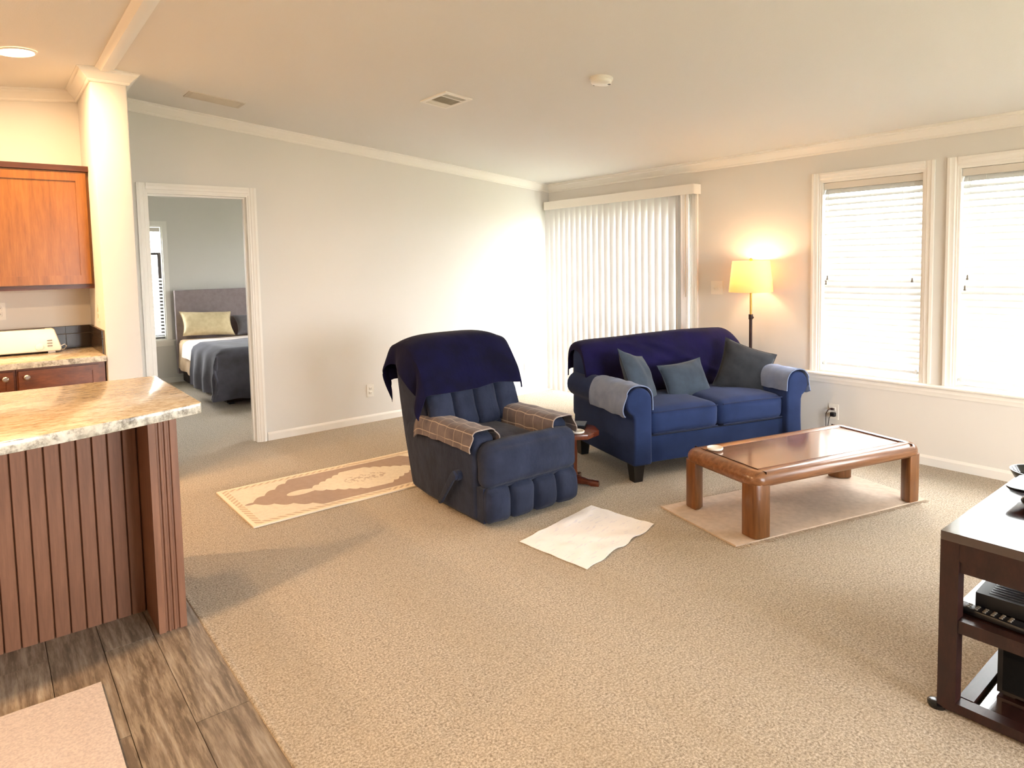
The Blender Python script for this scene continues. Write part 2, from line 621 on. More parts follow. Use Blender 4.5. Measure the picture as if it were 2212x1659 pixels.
def path_at(path, t):
    """point at fraction t of a polyline's length, corners rounded by Catmull-Rom"""
    L = [0]
    for a, b in zip(path, path[1:]):
        L.append(L[-1]+math.dist(a, b))
    s = max(0, min(1, t))*L[-1]
    for i in range(len(path)-1):
        if s <= L[i+1] or i == len(path)-2:
            k = (s-L[i])/max(1e-9, L[i+1]-L[i])
            p0, p1, p2, p3 = path[max(i-1, 0)], path[i], path[i+1], path[min(i+2, len(path)-1)]
            return tuple(.5*((2*b)+(-a+c_)*k+(2*a-5*b+4*c_-d)*k*k+(-a+3*b-3*c_+d)*k**3) for a, b, c_, d in zip(p0, p1, p2, p3))


def thing(name, label, cat, loc=(0, 0, 0), rz=0, group=None):
    o = bpy.data.objects.new(name, None)
    COL.objects.link(o)
    o.empty_display_size = .1
    o.location = loc
    o.rotation_euler = (0, 0, rz)
    return tag(o, label, cat, group)


def tag(o, label, cat, group=None):
    o['label'] = label
    o['category'] = cat
    if group:
        o['group'] = group
    return o


def struct(o, label=None):
    o['kind'] = 'structure'
    if label:
        o['label'] = label
    return o


# ------------------------------------------------------------------ the room's measures (metres, camera above the origin)
W, D = 5.004, 5.495          # right wall x, left (door) wall y
RX, RZ, SL = .675, 2.69, .0955   # ridge of the vaulted ceiling and its slope
XK, YB, YF = -2.6, -2.7, 9.2     # kitchen end wall, wall behind the camera, far bedroom wall


def cz(x):
    return RZ-abs(x-RX)*SL


# ------------------------------------------------------------------ floors
fl = prism('floor', [(.63, YB), (W+.14, YB), (W+.14, YF+.12), (-.3, YF+.12), (-.3, D+.0), (.63, D)], -.08, 0, 'z', 'carpet')
struct(fl, 'beige cut-pile carpet across the living room and bedroom')
fk = prism('floor_kitchen', [(XK, YB), (.63, YB), (.63, D), (XK, D)], -.08, -.008, 'z', 'grout')
struct(fk, 'grey-brown wood-look vinyl plank kitchen floor')
PW, PL = .17, 1.22
me_plank = None
for i in range(19):
    x1 = .626-i*PW
    off = (i*.47) % 1.0*PL
    y = YB+.02-off
    while y < 4.86:
        a, b = max(y, YB+.01), min(y+PL, 4.86)
        if b-a > .1:
            if abs(b-a-PL) < 1e-6:
                if me_plank is None:
                    p = box('plank', -PW/2+.0012, PW/2-.0012, -PL/2+.0012, PL/2-.0012, 0, .008, 'vinyl', fk, .0012, 1)
                    me_plank = p.data
                else:
                    p = link('plank', me_plank, fk)
                p.location = (x1-PW/2, (a+b)/2, -.008)
            else:
                p = box('plank', -PW/2+.0012, PW/2-.0012, -(b-a)/2+.0012, (b-a)/2-.0012, 0, .008, 'vinyl', fk, .0012, 1)
                p.location = (x1-PW/2, (a+b)/2, -.008)
        y += PL
st = prism('trim_8', [(.622, -.002), (.645, -.002), (.645, .003), (.636, .006), (.626, .004)], YB, 4.83, 'y', 'carpet')
struct(st, 'tucked carpet edge along the kitchen planks')

# ------------------------------------------------------------------ walls
def slope_piece(bm, x0, x1, y0, y1, z0, z1=None):
    """box in x,y whose top follows the ceiling (or stops at z1)"""
    xs = [x0]+([RX] if x0 < RX < x1 else [])+[x1]
    pts = [(x0, z0), (x1, z0)]+([(x, cz(x)+.04) for x in xs[::-1]] if z1 is None else [(x1, z1), (x0, z1)])
    addprism(bm, pts, y0, y1, 'y')


DOX0, DOX1, DOZ = .985, 1.735, 2.025    # door opening
bm = bmesh.new()
slope_piece(bm, .60, DOX0, D, D+.12, 0)
slope_piece(bm, DOX1, W+.14, D, D+.12, 0)
slope_piece(bm, DOX0, DOX1, D, D+.12, DOZ)
struct(finish(bm, 'wall_left', 'wall', None, False), 'pale greige wall with the bedroom doorway')

bm = bmesh.new()
slope_piece(bm, XK, .60, D, D+.12, 0)
struct(finish(bm, 'wall_kitchen', 'wall', None, False), 'kitchen wall behind the cabinets')

bm = bmesh.new()
addprism(bm, [(.60, 4.83), (.80, 4.83), (.80, D), (.60, D)], 0, 2.70, 'z')
bmesh.ops.recalc_face_normals(bm, faces=bm.faces)
bevel(bm, .012, 2)
struct(finish(bm, 'wall_stub', 'wall'), 'cream end of the wall between kitchen and living room')

# right wall: openings as (y0, y1, z0, z1)
WINS = [(1.752, 2.456, .56, 2.00), (.855, 1.559, .56, 2.00), (-.75, -.05, .56, 2.00), (-1.85, -1.15, .56, 2.00)]  # last two are unseen windows, added to bring in fill daylight
SLD = (3.60, 5.40, .02, 2.03)
ops = sorted(WINS+[SLD])
bm = bmesh.new()
ztop = 2.34
ycur = YB
for (a, b, z0, z1) in ops:
    addbox(bm, W, W+.14, ycur, a, 0, ztop)
    if z0 > .03:
        addbox(bm, W, W+.14, a, b, 0, z0)
    addbox(bm, W, W+.14, a, b, z1, ztop)
    ycur = b
addbox(bm, W, W+.14, ycur, D, 0, ztop)
struct(finish(bm, 'wall_right', 'wall', None, False), 'greige wall with the two windows and sliding door')

BKW = (1.2, 3.4, .30, 2.05)
bm = bmesh.new()
slope_piece(bm, XK-.12, BKW[0], YB-.12, YB, 0)
slope_piece(bm, BKW[1], W+.14, YB-.12, YB, 0)
slope_piece(bm, BKW[0], BKW[1], YB-.12, YB, 0, BKW[2])
slope_piece(bm, BKW[0], BKW[1], YB-.12, YB, BKW[3])
struct(finish(bm, 'wall_back', 'wall', None, False))
bm = bmesh.new()
addbox(bm, XK-.12, XK, YB, D+.12, 0, cz(XK)+.04)
struct(finish(bm, 'wall_kitchen_end', 'wall', None, False))

# bedroom shell
BW = (1.06, 1.815, .555, 1.985)     # bedroom window opening x0,x1,z0,z1
bm = bmesh.new()
slope_piece(bm, -.3, BW[0], YF, YF+.12, 0)
slope_piece(bm, BW[1], W+.14, YF, YF+.12, 0)
slope_piece(bm, BW[0], BW[1], YF, YF+.12, 0, BW[2])
slope_piece(bm, BW[0], BW[1], YF, YF+.12, BW[3])
struct(finish(bm, 'wall_bedroom_far', 'wall', None, False))
bm = bmesh.new()
addbox(bm, -.42, -.3, D+.12, YF+.12, 0, 2.70)
struct(finish(bm, 'wall_bedroom_left', 'wall', None, False))
bm = bmesh.new()
BRW = (6.5, 7.5, .56, 2.0)
addbox(bm, W, W+.14, D, BRW[0], 0, ztop)
addbox(bm, W, W+.14, BRW[1], YF+.12, 0, ztop)
addbox(bm, W, W+.14, BRW[0], BRW[1], 0, BRW[2])
addbox(bm, W, W+.14, BRW[0], BRW[1], BRW[3], ztop)
struct(finish(bm, 'wall_bedroom_right', 'wall', None, False))

# ceiling: two slopes meeting at the ridge
bm = bmesh.new()
addprism(bm, [(XK-.12, cz(XK-.12)), (RX, RZ), (W+.14, cz(W+.14)), (W+.14, cz(W+.14)+.1), (RX, RZ+.1), (XK-.12, cz(XK-.12)+.1)], YB-.12, YF+.12, 'y')
struct(finish(bm, 'ceiling', 'ceiling', None, False), 'off-white textured vaulted ceiling')

# ------------------------------------------------------------------ crown, ridge trim, baseboards
CR = [(0, .02), (.074, .02), (.074, -.010), (.062, -.014), (.058, -.024), (.036, -.042), (.024, -.056), (.016, -.060), (.016, -.068), (.009, -.076), (0, -.076)]


def moulding(name, path, prof, mat='trim', side=1):
    """sweep a profile (out, up) along a 3-D polyline, mitred in plan; 'out' lies to the left of travel when side=1"""
    bm = bmesh.new()
    n = len(path)
    rings = []
    for i, p in enumerate(path):
        p = Vector(p)
        ds = []
        if i > 0:
            ds.append((p-Vector(path[i-1])).xy.normalized())
        if i < n-1:
            ds.append((Vector(path[i+1])-p).xy.normalized())
        ns = [Vector((-d.y, d.x))*side for d in ds]
        mvec = ns[0] if len(ns) == 1 else (ns[0]+ns[1])/(1+ns[0].dot(ns[1]))
        rings.append([bm.verts.new((p.x+mvec.x*o, p.y+mvec.y*o, p.z+u)) for o, u in prof])
    k = len(prof)
    for a, b in zip(rings, rings[1:]):
        for j in range(k):
            bm.faces.new((a[j], a[(j+1) % k], b[(j+1) % k], b[j]))
    bm.faces.new(rings[0])
    bm.faces.new(rings[-1][::-1])
    return struct(finish(bm, name, mat, None, True, 25))


moulding('trim_1', [(W, D, cz(W)), (.80, D, cz(.80))], CR).__setitem__('label', 'white crown moulding on the sloping top of the left wall')
moulding('trim_2', [(W, YB, cz(W)), (W, D, cz(W))], CR).__setitem__('label', 'white crown moulding along the window wall')
moulding('trim_3', [(.80, D, 2.683), (.80, 4.83, 2.683), (.60, 4.83, 2.683), (.60, D, 2.683)], CR, side=1).__setitem__('label', 'white crown moulding wrapped round the wall end')
moulding('trim_4', [(.60, D, cz(.60)), (XK, D, cz(XK))], CR).__setitem__('label', 'white crown moulding above the kitchen cabinets')
rid = prism('trim_5', [(RX-.055, RZ+.01), (RX-.055, RZ-.012), (RX-.035, RZ-.018), (RX-.022, RZ-.030), (RX+.018, RZ-.030), (RX+.034, RZ-.018), (RX+.05, RZ-.012), (RX+.05, RZ+.01)], YB, 4.76, 'y', 'trim')
struct(rid, 'white ridge trim running along the ceiling')

BB = [(0, 0), (.014, 0), (.014, .052), (.010, .060), (.004, .068), (0, .068)]
moulding('baseboard_left', [(W, D, 0), (DOX1+.066, D, 0)], BB)
moulding('baseboard_right', [(W, YB, 0), (W, SLD[0]-.06, 0)], BB)
moulding('baseboard_bedroom', [(W, YF, 0), (-.3, YF, 0)], BB)
moulding('baseboard_stub', [(.80, D, 0), (.80, 4.83, 0), (.655, 4.83, 0)], BB)

# ------------------------------------------------------------------ bedroom doorway (door_1)
d1 = struct(thing('door_1', 'white cased bedroom doorway', 'doorway'))
del d1['category']


def casing(parent, x0, x1, z1, y, out=-1, w=.062, zb=0):
    """stepped door casing round an opening in a wall facing out*y"""
    def leg(a, b, s):
        # s=+1: opening lies at larger x
        o, i_ = (a, b) if s > 0 else (b, a)
        pr = [(o, y), (o, y+out*.018), (o+s*.018, y+out*.020), (o+s*.026, y+out*.014), (o+s*.044, y+out*.014), (o+s*.048, y+out*.009), (i_, y+out*.008), (i_, y)]
        return prism('casing', pr, zb, z1+w, 'z', 'trim', parent)
    leg(x0-w, x0, 1)
    leg(x1, x1+w, -1)
    pr = [(y, z1+w), (y+out*.018, z1+w), (y+out*.020, z1+w-.018), (y+out*.014, z1+w-.026), (y+out*.014, z1+w-.044), (y+out*.009, z1+w-.048), (y+out*.008, z1), (y, z1)]
    prism('casing', pr, x0, x1, 'x', 'trim', parent)


casing(d1, DOX0+.006, DOX1-.006, DOZ-.006, D)
casing(d1, DOX0+.006, DOX1-.006, DOZ-.006, D+.12, 1)
box('jamb', DOX0-.001, DOX0+.018, D, D+.12, 0, DOZ, 'trim', d1)
box('jamb', DOX1-.018, DOX1+.001, D, D+.12, 0, DOZ, 'trim', d1)
box('jamb', DOX0+.018, DOX1-.018, D, D+.12, DOZ-.018, DOZ, 'trim', d1)
box('door_stop', DOX0+.018, DOX0+.030, D+.05, D+.085, 0, DOZ-.018, 'trim', d1)
box('door_stop', DOX1-.030, DOX1-.018, D+.05, D+.085, 0, DOZ-.018, 'trim', d1)
box('door_stop', DOX0+.030, DOX1-.030, D+.05, D+.085, DOZ-.030, DOZ-.018, 'trim', d1)
box('strike_plate', DOX0+.018, DOX0+.0195, D+.088, D+.118, .93, 1.02, 'nickel', d1)
boxes('latch', [(DOX0+.018, DOX0+.034, D+.09, D+.12, 1.81, 1.90), (DOX0+.010, DOX0+.022, D+.085, D+.10, 1.865, 1.885)], 'nickel', d1)

# ------------------------------------------------------------------ windows of the right wall
def window_unit(idx, a, b, z0, z1):
    w = struct(thing('window_%d' % idx, '', ''))
    del w['category'], w['label']
    cw = .06
    # casing legs and head, stepped
    def leg(o, s):
        pr = [(W, o), (W-.018, o), (W-.020, o+s*.016), (W-.014, o+s*.024), (W-.014, o+s*.044), (W-.008, o+s*.050), (W-.008, o+s*cw), (W, o+s*cw)]
        prism('casing', pr, z0, z1+cw, 'z', 'trim', w)
    leg(a-cw, 1)
    leg(b+cw, -1)
    pr = [(W, z1+cw), (W-.018, z1+cw), (W-.020, z1+cw-.016), (W-.014, z1+cw-.024), (W-.014, z1+cw-.044), (W-.008, z1+cw-.05), (W-.008, z1), (W, z1)]
    prism('casing', pr, a, b, 'y', 'trim', w)
    boxes('jamb', [(W, W+.14, a-.001, a+.014, z0, z1), (W, W+.14, b-.014, b+.001, z0, z1), (W, W+.14, a+.014, b-.014, z1-.014, z1+.001), (W, W+.14, a+.014, b-.014, z0-.001, z0+.012)], 'trim', w)
    zm = (z0+z1)/2-.02
    boxes('sash_frame', [(W+.085, W+.115, a+.014, a+.05, z0+.012, z1-.014), (W+.085, W+.115, b-.05, b-.014, z0+.012, z1-.014),
                         (W+.085, W+.115, a+.05, b-.05, z0+.012, z0+.055), (W+.085, W+.115, a+.05, b-.05, z1-.05, z1-.014),
                         (W+.080, W+.115, a+.05, b-.05, zm-.02, zm+.02)], 'sash', w)
    box('pane', W+.098, W+.101, a+.05, b-.05, z0+.055, zm-.02, 'glass', w)
    box('pane', W+.098, W+.101, a+.05, b-.05, zm+.02, z1-.05, 'glass', w)
    portal((W+.16, (a+b)/2, (z0+z1)/2), (0, -math.pi/2, 0), z1-z0, b-a)
    return w


for i, q in enumerate(WINS):
    window_unit(i+1, *q)
# shared stool and apron below the pair in view, and below the added unseen pair behind the camera's right
for nm, ya, yb in (('trim_6', .77, 2.56), ('trim_7', -1.94, .03)):
    bm = bmesh.new()
    addprism(bm, [(W+.07, .540), (W-.052, .540), (W-.060, .547), (W-.060, .556), (W-.052, .562), (W+.07, .562)], ya, yb, 'y')
    addprism(bm, [(W, .540), (W-.022, .540), (W-.022, .510), (W-.016, .500), (W-.012, .482), (W, .482)], ya+.03, yb-.03, 'y')
    struct(finish(bm, nm, 'trim', None, True, 25), 'white window sill and apron')


def mini_blind(label, a, b, z0, z1, zstop, group=None, tassels=((.12, 0),), cat='blind'):
    """2-inch faux-wood blind hung inside the opening; origin at the bottom rail"""
    x = W+.045
    r = thing('window_blind', label, cat, (x, (a+b)/2, zstop), 0, group)
    hw = (b-a)/2-.018
    box('headrail', -.028, .022, -hw-.002, hw+.002, z1-.062-zstop, z1-.016-zstop, 'sash', r, .003, 1)
    box('bottom_rail', -.024, .024, -hw, hw, 0, .018, 'slat', r, .004, 2)
    n = int((z1-.062-zstop-.03)/.0432)+1
    gap = (z1-.062-zstop-.05)/(n-1)
    pr = [(-.025, -.0014), (-.012, .0006), (0, .0012), (.012, .0006), (.025, -.0014), (.025, .0012), (.012, .0032), (0, .0038), (-.012, .0032), (-.025, .0012)]
    me = None
    for k in range(n):
        if me is None:
            s = prism('slat', pr, -hw, hw, 'y', 'slat', r)
            me = s.data
        else:
            s = link('slat', me, r)
        s.location = (0, 0, .035+k*gap)
        s.rotation_euler = (0, math.radians(-57), 0)
    for yy in (-hw*.62, 0, hw*.62):
        tube('ladder_cord', [(-.027, yy, .01), (-.027, yy, z1-.06-zstop)], .0011, 'slat', r, 5)
    for t_y, t_z in tassels:
        cd_ = tube('lift_cord', [(-.032, t_y, z1-.06-zstop), (-.033, t_y, t_z+.02-zstop)], .0011, 'slat', r, 5)
        lathe('tassel', [(.002, .03), (.006, .022), (.005, .012), (.0085, 0), (.006, -.003)], 'grey_plastic', cd_, 10, (-.033, t_y, t_z-zstop))
    for yy in (-hw+.02, hw-.02):
        box('hold_down_bracket', -.034, -.024, yy-.006, yy+.006, -.004, .03, 'slat', r)
    return r


mini_blind('white slatted blind in the window nearest the floor lamp', *WINS[0], .615, tassels=((.30, 1.262), (.31, 1.226), (-.28, 1.25)))
mini_blind('white slatted blind in the window at the right edge of the photo', *WINS[1], .600, tassels=((.292, 1.27), (.305, 1.20)))

# ------------------------------------------------------------------ sliding door + vertical blind
d2 = struct(thing('door_2', 'sliding glass door behind the vertical blind', ''))
del d2['category']
a, b, z0, z1 = SLD
boxes('frame', [(W+.02, W+.12, a, a+.05, z0, z1), (W+.02, W+.12, b-.05, b, z0, z1), (W+.02, W+.12, a+.05, b-.05, z1-.05, z1), (W+.02, W+.12, a+.05, b-.05, z0-.02, z0+.03)], 'trim', d2)
ym = (a+b)/2
for ya, yb, xo in ((a+.05, ym+.03, .05), (ym-.03, b-.05, .085)):
    boxes('sash_frame', [(W+xo, W+xo+.03, ya, ya+.06, z0+.03, z1-.05), (W+xo, W+xo+.03, yb-.06, yb, z0+.03, z1-.05), (W+xo, W+xo+.03, ya+.06, yb-.06, z0+.03, z0+.10), (W+xo, W+xo+.03, ya+.06, yb-.06, z1-.11, z1-.05)], 'trim', d2)
    box('pane', W+xo+.013, W+xo+.017, ya+.06, yb-.06, z0+.10, z1-.11, 'glass', d2)
prism('casing', [(a-.06, W), (a-.06, W-.018), (a-.044, W-.02), (a-.036, W-.014), (a-.012, W-.012), (a, W-.008), (a, W)][::-1] and [(W, a-.06), (W-.018, a-.06), (W-.02, a-.044), (W-.014, a-.036), (W-.012, a-.012), (W-.008, a), (W, a)], 0, z1+.06, 'z', 'trim', d2)
prism('casing', [(W, b+.06), (W-.018, b+.06), (W-.02, b+.044), (W-.014, b+.036), (W-.012, b+.012), (W-.008, b), (W, b)], 0, z1+.06, 'z', 'trim', d2)
portal((W+.16, ym, 1.02), (0, -math.pi/2, 0), 2.0, 1.8)

vb = thing('vertical_blind', 'white vertical blind with boxed valance over the sliding door', 'blind', (W, 4.49, 0))
VY0, VY1 = -.975, .975
boxes('valance', [(-.104, -.098, VY0, VY1, 2.004, 2.090), (-.098, 0, VY0, VY0+.006, 2.004, 2.090), (-.098, 0, VY1-.006, VY1, 2.004, 2.090), (-.098, 0, VY0+.006, VY1-.006, 2.086, 2.090)], 'trim', vb)
box('headrail', -.080, -.040, VY0+.02, VY1-.02, 2.035, 2.07, 'sash', vb)
n = 23
pr = [(-.0445+.089*k/8, .006*math.cos((k/8-.5)*math.pi)) for k in range(9)]
pr = [(x, y) for x, y in pr]+[(x, y-.0012) for x, y in pr[::-1]]
me = None
for k in range(n):
    y = VY1-.03-k*.0795
    if me is None:
        s = prism('slat', pr, .02, 2.03, 'z', 'vane', vb)
        me = s.data
    else:
        s = link('slat', me, vb)
    s.location = (-.060, y, 0)
    s.rotation_euler = (0, 0, math.radians(117))
for k in range(4):
    s = link('slat', me, vb)
    s.location = (-.060, VY1-.03-22*.0795-.012-k*.011, 0)
    s.rotation_euler = (0, 0, math.radians(165))
tube('wand', [(-.085, VY0+.10, 2.02), (-.085, VY0+.10, 1.10)], .0035, 'grille', vb, 8)
bm = bmesh.new()
addtube(bm, [(-.07, VY0+.055, 2.02), (-.07, VY0+.05, 1.2), (-.07, VY0+.052, .75), (-.07, VY0+.064, .75), (-.07, VY0+.07, 1.2), (-.07, VY0+.066, 2.02)], .0022, 6)
finish(bm, 'chain', 'sash', vb)

# ------------------------------------------------------------------ bedroom window
w5 = struct(thing('window_5', '', ''))
del w5['category'], w5['label']
x0, x1, z0, z1 = BW
boxes('casing', [(x0-.058, x0, YF-.018, YF, z0, z1+.058), (x1, x1+.058, YF-.018, YF, z0, z1+.058), (x0, x1, YF-.018, YF, z1, z1+.058)], 'trim', w5, .004)
boxes('jamb', [(x0-.001, x0+.014, YF, YF+.12, z0, z1), (x1-.014, x1+.001, YF, YF+.12, z0, z1), (x0+.014, x1-.014, YF, YF+.12, z1-.014, z1), (x0+.014, x1-.014, YF, YF+.12, z0, z0+.01)], 'trim', w5)
boxes('sill', [(x0-.10, x1+.10, YF-.05, YF+.06, z0-.022, z0), (x0-.07, x1+.07, YF-.018, YF, z0-.08, z0-.022)], 'trim', w5, .004)
zm = 1.655
boxes('sash_frame', [(x0+.014, x0+.05, YF+.075, YF+.105, z0+.01, zm), (x1-.05, x1-.014, YF+.06, YF+.09, z0+.01, zm), (x0+.05, x1-.05, YF+.07, YF+.10, z0+.01, z0+.06), (x0+.05, x1-.05, YF+.07, YF+.10, zm-.03, zm)], 'dark_sash', w5)
box('pane', x0+.05, x1-.05, YF+.084, YF+.087, z0+.06, zm-.03, 'glass', w5)
box('pane', x0+.014, x1-.014, YF+.094, YF+.097, zm, z1-.014, 'glass', w5)
portal(((x0+x1)/2, YF+.14, (z0+z1)/2), (-math.pi/2, 0, 0), x1-x0, z1-z0)
wb = thing('window_blind', 'white slatted blind lowered half way in the bedroom window', 'blind', ((x0+x1)/2, YF+.035, z0+.03))
hw = (x1-x0)/2-.02
box('headrail', -hw, hw, -.022, .022, z1-.07-z0-.03, z1-.02-z0-.03, 'sash', wb)
box('bottom_rail', -hw, hw, -.022, .022, 0, .016, 'slat', wb)
me = None
pr = [(-.024, -.0012), (0, .0012), (.024, -.0012), (.024, .0014), (0, .0038), (-.024, .0014)]
for k in range(17):
    if me is None:
        s = prism('slat', pr, -hw, hw, 'x', 'slat', wb)
        me = s.data
    else:
        s = link('slat', me, wb)
    s.location = (0, 0, .04+k*.0432)
    s.rotation_euler = (math.radians(24), 0, 0)
for xx in (-hw*.6, hw*.6):
    tube('lift_cord', [(xx, 0, .01), (xx, 0, z1-.05-z0-.03)], .001, 'slat', wb, 5)
# unseen bedroom window on the window wall (lights the bed)
w6 = struct(thing('window_6', '', ''))
del w6['category'], w6['label']
boxes('sash_frame', [(W+.05, W+.09, BRW[0], BRW[0]+.05, BRW[2], BRW[3]), (W+.05, W+.09, BRW[1]-.05, BRW[1], BRW[2], BRW[3]), (W+.05, W+.09, BRW[0]+.05, BRW[1]-.05, BRW[2], BRW[2]+.05), (W+.05, W+.09, BRW[0]+.05, BRW[1]-.05, BRW[3]-.05, BRW[3])], 'sash', w6)
box('pane', W+.068, W+.071, BRW[0]+.05, BRW[1]-.05, BRW[2]+.05, BRW[3]-.05, 'glass', w6)
portal((W+.16, (BRW[0]+BRW[1])/2, (BRW[2]+BRW[3])/2), (0, -math.pi/2, 0), BRW[3]-BRW[2], BRW[1]-BRW[0])

w7 = struct(thing('window_7', '', ''))  # added unseen window in the back wall, fill daylight from behind the camera
del w7['category'], w7['label']
xm = (BKW[0]+BKW[1])/2
boxes('sash_frame', [(BKW[0], BKW[0]+.05, YB-.09, YB-.05, BKW[2], BKW[3]), (BKW[1]-.05, BKW[1], YB-.09, YB-.05, BKW[2], BKW[3]), (xm-.03, xm+.03, YB-.09, YB-.05, BKW[2]+.05, BKW[3]-.05), (BKW[0]+.05, BKW[1]-.05, YB-.09, YB-.05, BKW[2], BKW[2]+.05), (BKW[0]+.05, BKW[1]-.05, YB-.09, YB-.05, BKW[3]-.05, BKW[3])], 'sash', w7)
box('pane', BKW[0]+.05, xm-.03, YB-.072, YB-.069, BKW[2]+.05, BKW[3]-.05, 'glass', w7)
box('pane', xm+.03, BKW[1]-.05, YB-.072, YB-.069, BKW[2]+.05, BKW[3]-.05, 'glass', w7)
portal((xm, YB-.14, (BKW[2]+BKW[3])/2), (math.pi/2, 0, 0), BKW[1]-BKW[0], BKW[3]-BKW[2])

# outside ground
struct(prism('floor_lawn', [(-40, -40), (60, -40), (60, 60), (-40, 60)], -.9, -.75, 'z', 'grass'), 'lawn outside the windows')

# ------------------------------------------------------------------ ceiling fittings
def on_ceiling(o, x, y, dz=0):
    o.location = (x, y, cz(x)+dz)
    o.rotation_euler = (0, math.atan(SL)*(1 if x > RX else -1), 0)


v1 = thing('air_vent', 'square white ceiling air register with louvred slots', 'vent')
boxes('frame', [(-.105, .105, -.155, -.125, -.008, 0), (-.105, .105, .125, .155, -.008, 0), (-.105, -.08, -.125, .125, -.008, 0), (.08, .105, -.125, .125, -.008, 0), (-.08, .08, -.070, -.062, -.008, 0), (-.08, .08, .062, .070, -.008, 0)], 'plastic', v1, .002)
box('duct_plate', -.08, .08, -.125, .125, -.001, 0, 'grille_dark', v1)
for k in range(11):
    s = box('louvre', -.08, .08, -.004, .004, -.0008, .0008, 'grille', v1)
    s.location = (0, -.055+k*.011, -.004)
    s.rotation_euler = (math.radians(35), 0, 0)
for k in range(4):
    for sy in (-1, 1):
        s = box('louvre', -.08, .08, -.005, .005, -.0008, .0008, 'plastic', v1)
        s.location = (0, sy*(.078+k*.013), -.004)
        s.rotation_euler = (math.radians(-50*sy), 0, 0)
on_ceiling(v1, 2.476, 3.708)
v2 = thing('return_grille', 'flat beige return air grille near the left wall', 'vent')
box('frame', -.185, .185, -.085, .085, -.006, 0, 'return', v2, .002)
for k in range(12):
    s = box('slot', -.16, .16, -.003, .003, -.0075, -.0055, 'return', v2)
    s.location = (0, -.066+k*.012, 0)
on_ceiling(v2, 1.365, 4.955)
sd = thing('smoke_detector', 'round white smoke detector on the ceiling', 'smoke detector')
lathe('base', [(.066, 0), (.066, -.010), (.062, -.014)], 'plastic', sd, 32)
lathe('cover', [(.060, -.010), (.058, -.028), (.050, -.036), (.02, -.040)], 'plastic', sd, 32)
boxes('sensor_slot', [(.02, .034, -.042, -.03, -.038, -.034), (-.02, -.008, .036, .046, -.037, -.033)], 'black_plastic', sd)
on_ceiling(sd, 2.855, 2.672)
for lx, ly, en, lab in ((.225, 4.55, 10.5, 'lit recessed ceiling light above the kitchen counter'), (-1.15, 4.55, 24, 'added out-of-view recessed fill light left of the visible one'), (-1.15, 2.1, 30, 'added out-of-view recessed fill light over the kitchen side of the island')):  # first is the visible fitting; the other two are added for kitchen fill
    rl = thing('recessed_light', lab, 'light')
    lathe('trim_ring', [(.098, 0), (.096, -.006), (.086, -.008), (.082, -.002)], 'plastic', rl, 40, cap=False)
    lathe('lens', [(.082, -.0015), (.04, -.0045), (.001, -.005)], 'led', rl, 32)
    on_ceiling(rl, lx, ly, -.001)
    l = bpy.data.lights.new('recessed_lamp', 'AREA')
    l.shape = 'DISK'
    l.size = .15
    l.energy = en
    l.color = (1, .62, .32)
    lo = bpy.data.objects.new('recessed_lamp', l)
    COL.objects.link(lo)
    lo.parent = rl
    lo.location = (0, 0, -.012)

# ------------------------------------------------------------------ wall plates
def plate(label, cat, loc, face, kind='outlet', w=.07, h=.115):
    """face: 'x-' plate on the right wall, 'y-' plate on the left wall, 'x+'... built facing -y then turned"""
    rz = {'y-': 0, 'x-': -math.pi/2}[face]
    o = thing('wall_outlet' if kind == 'outlet' else 'light_switch', label, cat, loc, rz)
    box('cover', -w/2, w/2, -.006, 0, -h/2, h/2, 'plastic', o, .003, 2)
    if kind == 'outlet':
        for s in (-1, 1):
            r = rbox('receptacle', .0165, .002, .014, .006, 'plastic', o, 3, at=(0, -.0065, s*.020))
            boxes('slot', [(-.008, -.0055, -.0095, -.0085, s*.020-.004, s*.020+.006), (.0055, .008, -.0095, -.0085, s*.020-.004, s*.020+.006), (-.002, .002, -.0095, -.0085, s*.020-.010, s*.020-.006)], 'grey_plastic', r)
    else:
        for s in (-1, 1):
            t = box('toggle', -.004, .004, -.016, -.004, -.011, .011, 'plastic', o, .002)
            t.location = (s*.023, 0, 0)
            t.rotation_euler = (math.radians(25), 0, 0)
    return o


plate('white duplex outlet low on the left wall beside the recliner', 'outlet', (2.752, D, .292), 'y-')
plate('white outlet plate near the corner behind the blind', 'outlet', (4.640, D, .279), 'y-')
plate('white double light switch beside the lit lamp', 'switch', (W, 3.348, 1.185), 'x-', 'switch', .116, .114)
po = plate('white outlet with plugs in it below the window', 'outlet', (W, 2.336, .265), 'x-')
pa = thing('power_adapter', 'black plug adapter in the outlet below the window', 'adapter', (W, 2.336, .265), -math.pi/2)
rbox('body', .019, .014, .016, .006, 'black_plastic', pa, 4, at=(.004, -.024, -.018))
tube('cord', [(-.010, -.03, -.028), (-.02, -.034, -.05), (-.03, -.03, -.12), (-.03, -.02, -.255)], .0028, 'black_plastic', pa)
pb = thing('power_plug', 'small brown plug with curved cord in the outlet below the window', 'plug', (W, 2.336, .265), -math.pi/2)
rbox('body', .011, .010, .007, .004, 'bronze', pb, 4, at=(-.006, -.018, .021))
tube('cord', [(-.018, -.022, .021), (-.034, -.026, .010), (-.046, -.028, -.02), (-.048, -.026, -.06), (-.046, -.02, -.255)], .0026, 'bronze', pb)
plate('white duplex outlet on the kitchen wall above the toaster', 'outlet', (.085, D, 1.185), 'y-')
so = thing('wall_outlet', 'white outlet on the kitchen side of the wall end', 'outlet', (.60, 5.06, 1.165), math.pi/2*-1)
box('cover', -.035, .035, -.006, 0, -.057, .057, 'plastic', so, .003, 2)
boxes('slot', [(-.014, .014, -.008, -.006, .008, .036), (-.014, .014, -.008, -.006, -.036, -.008)], 'grille', so)

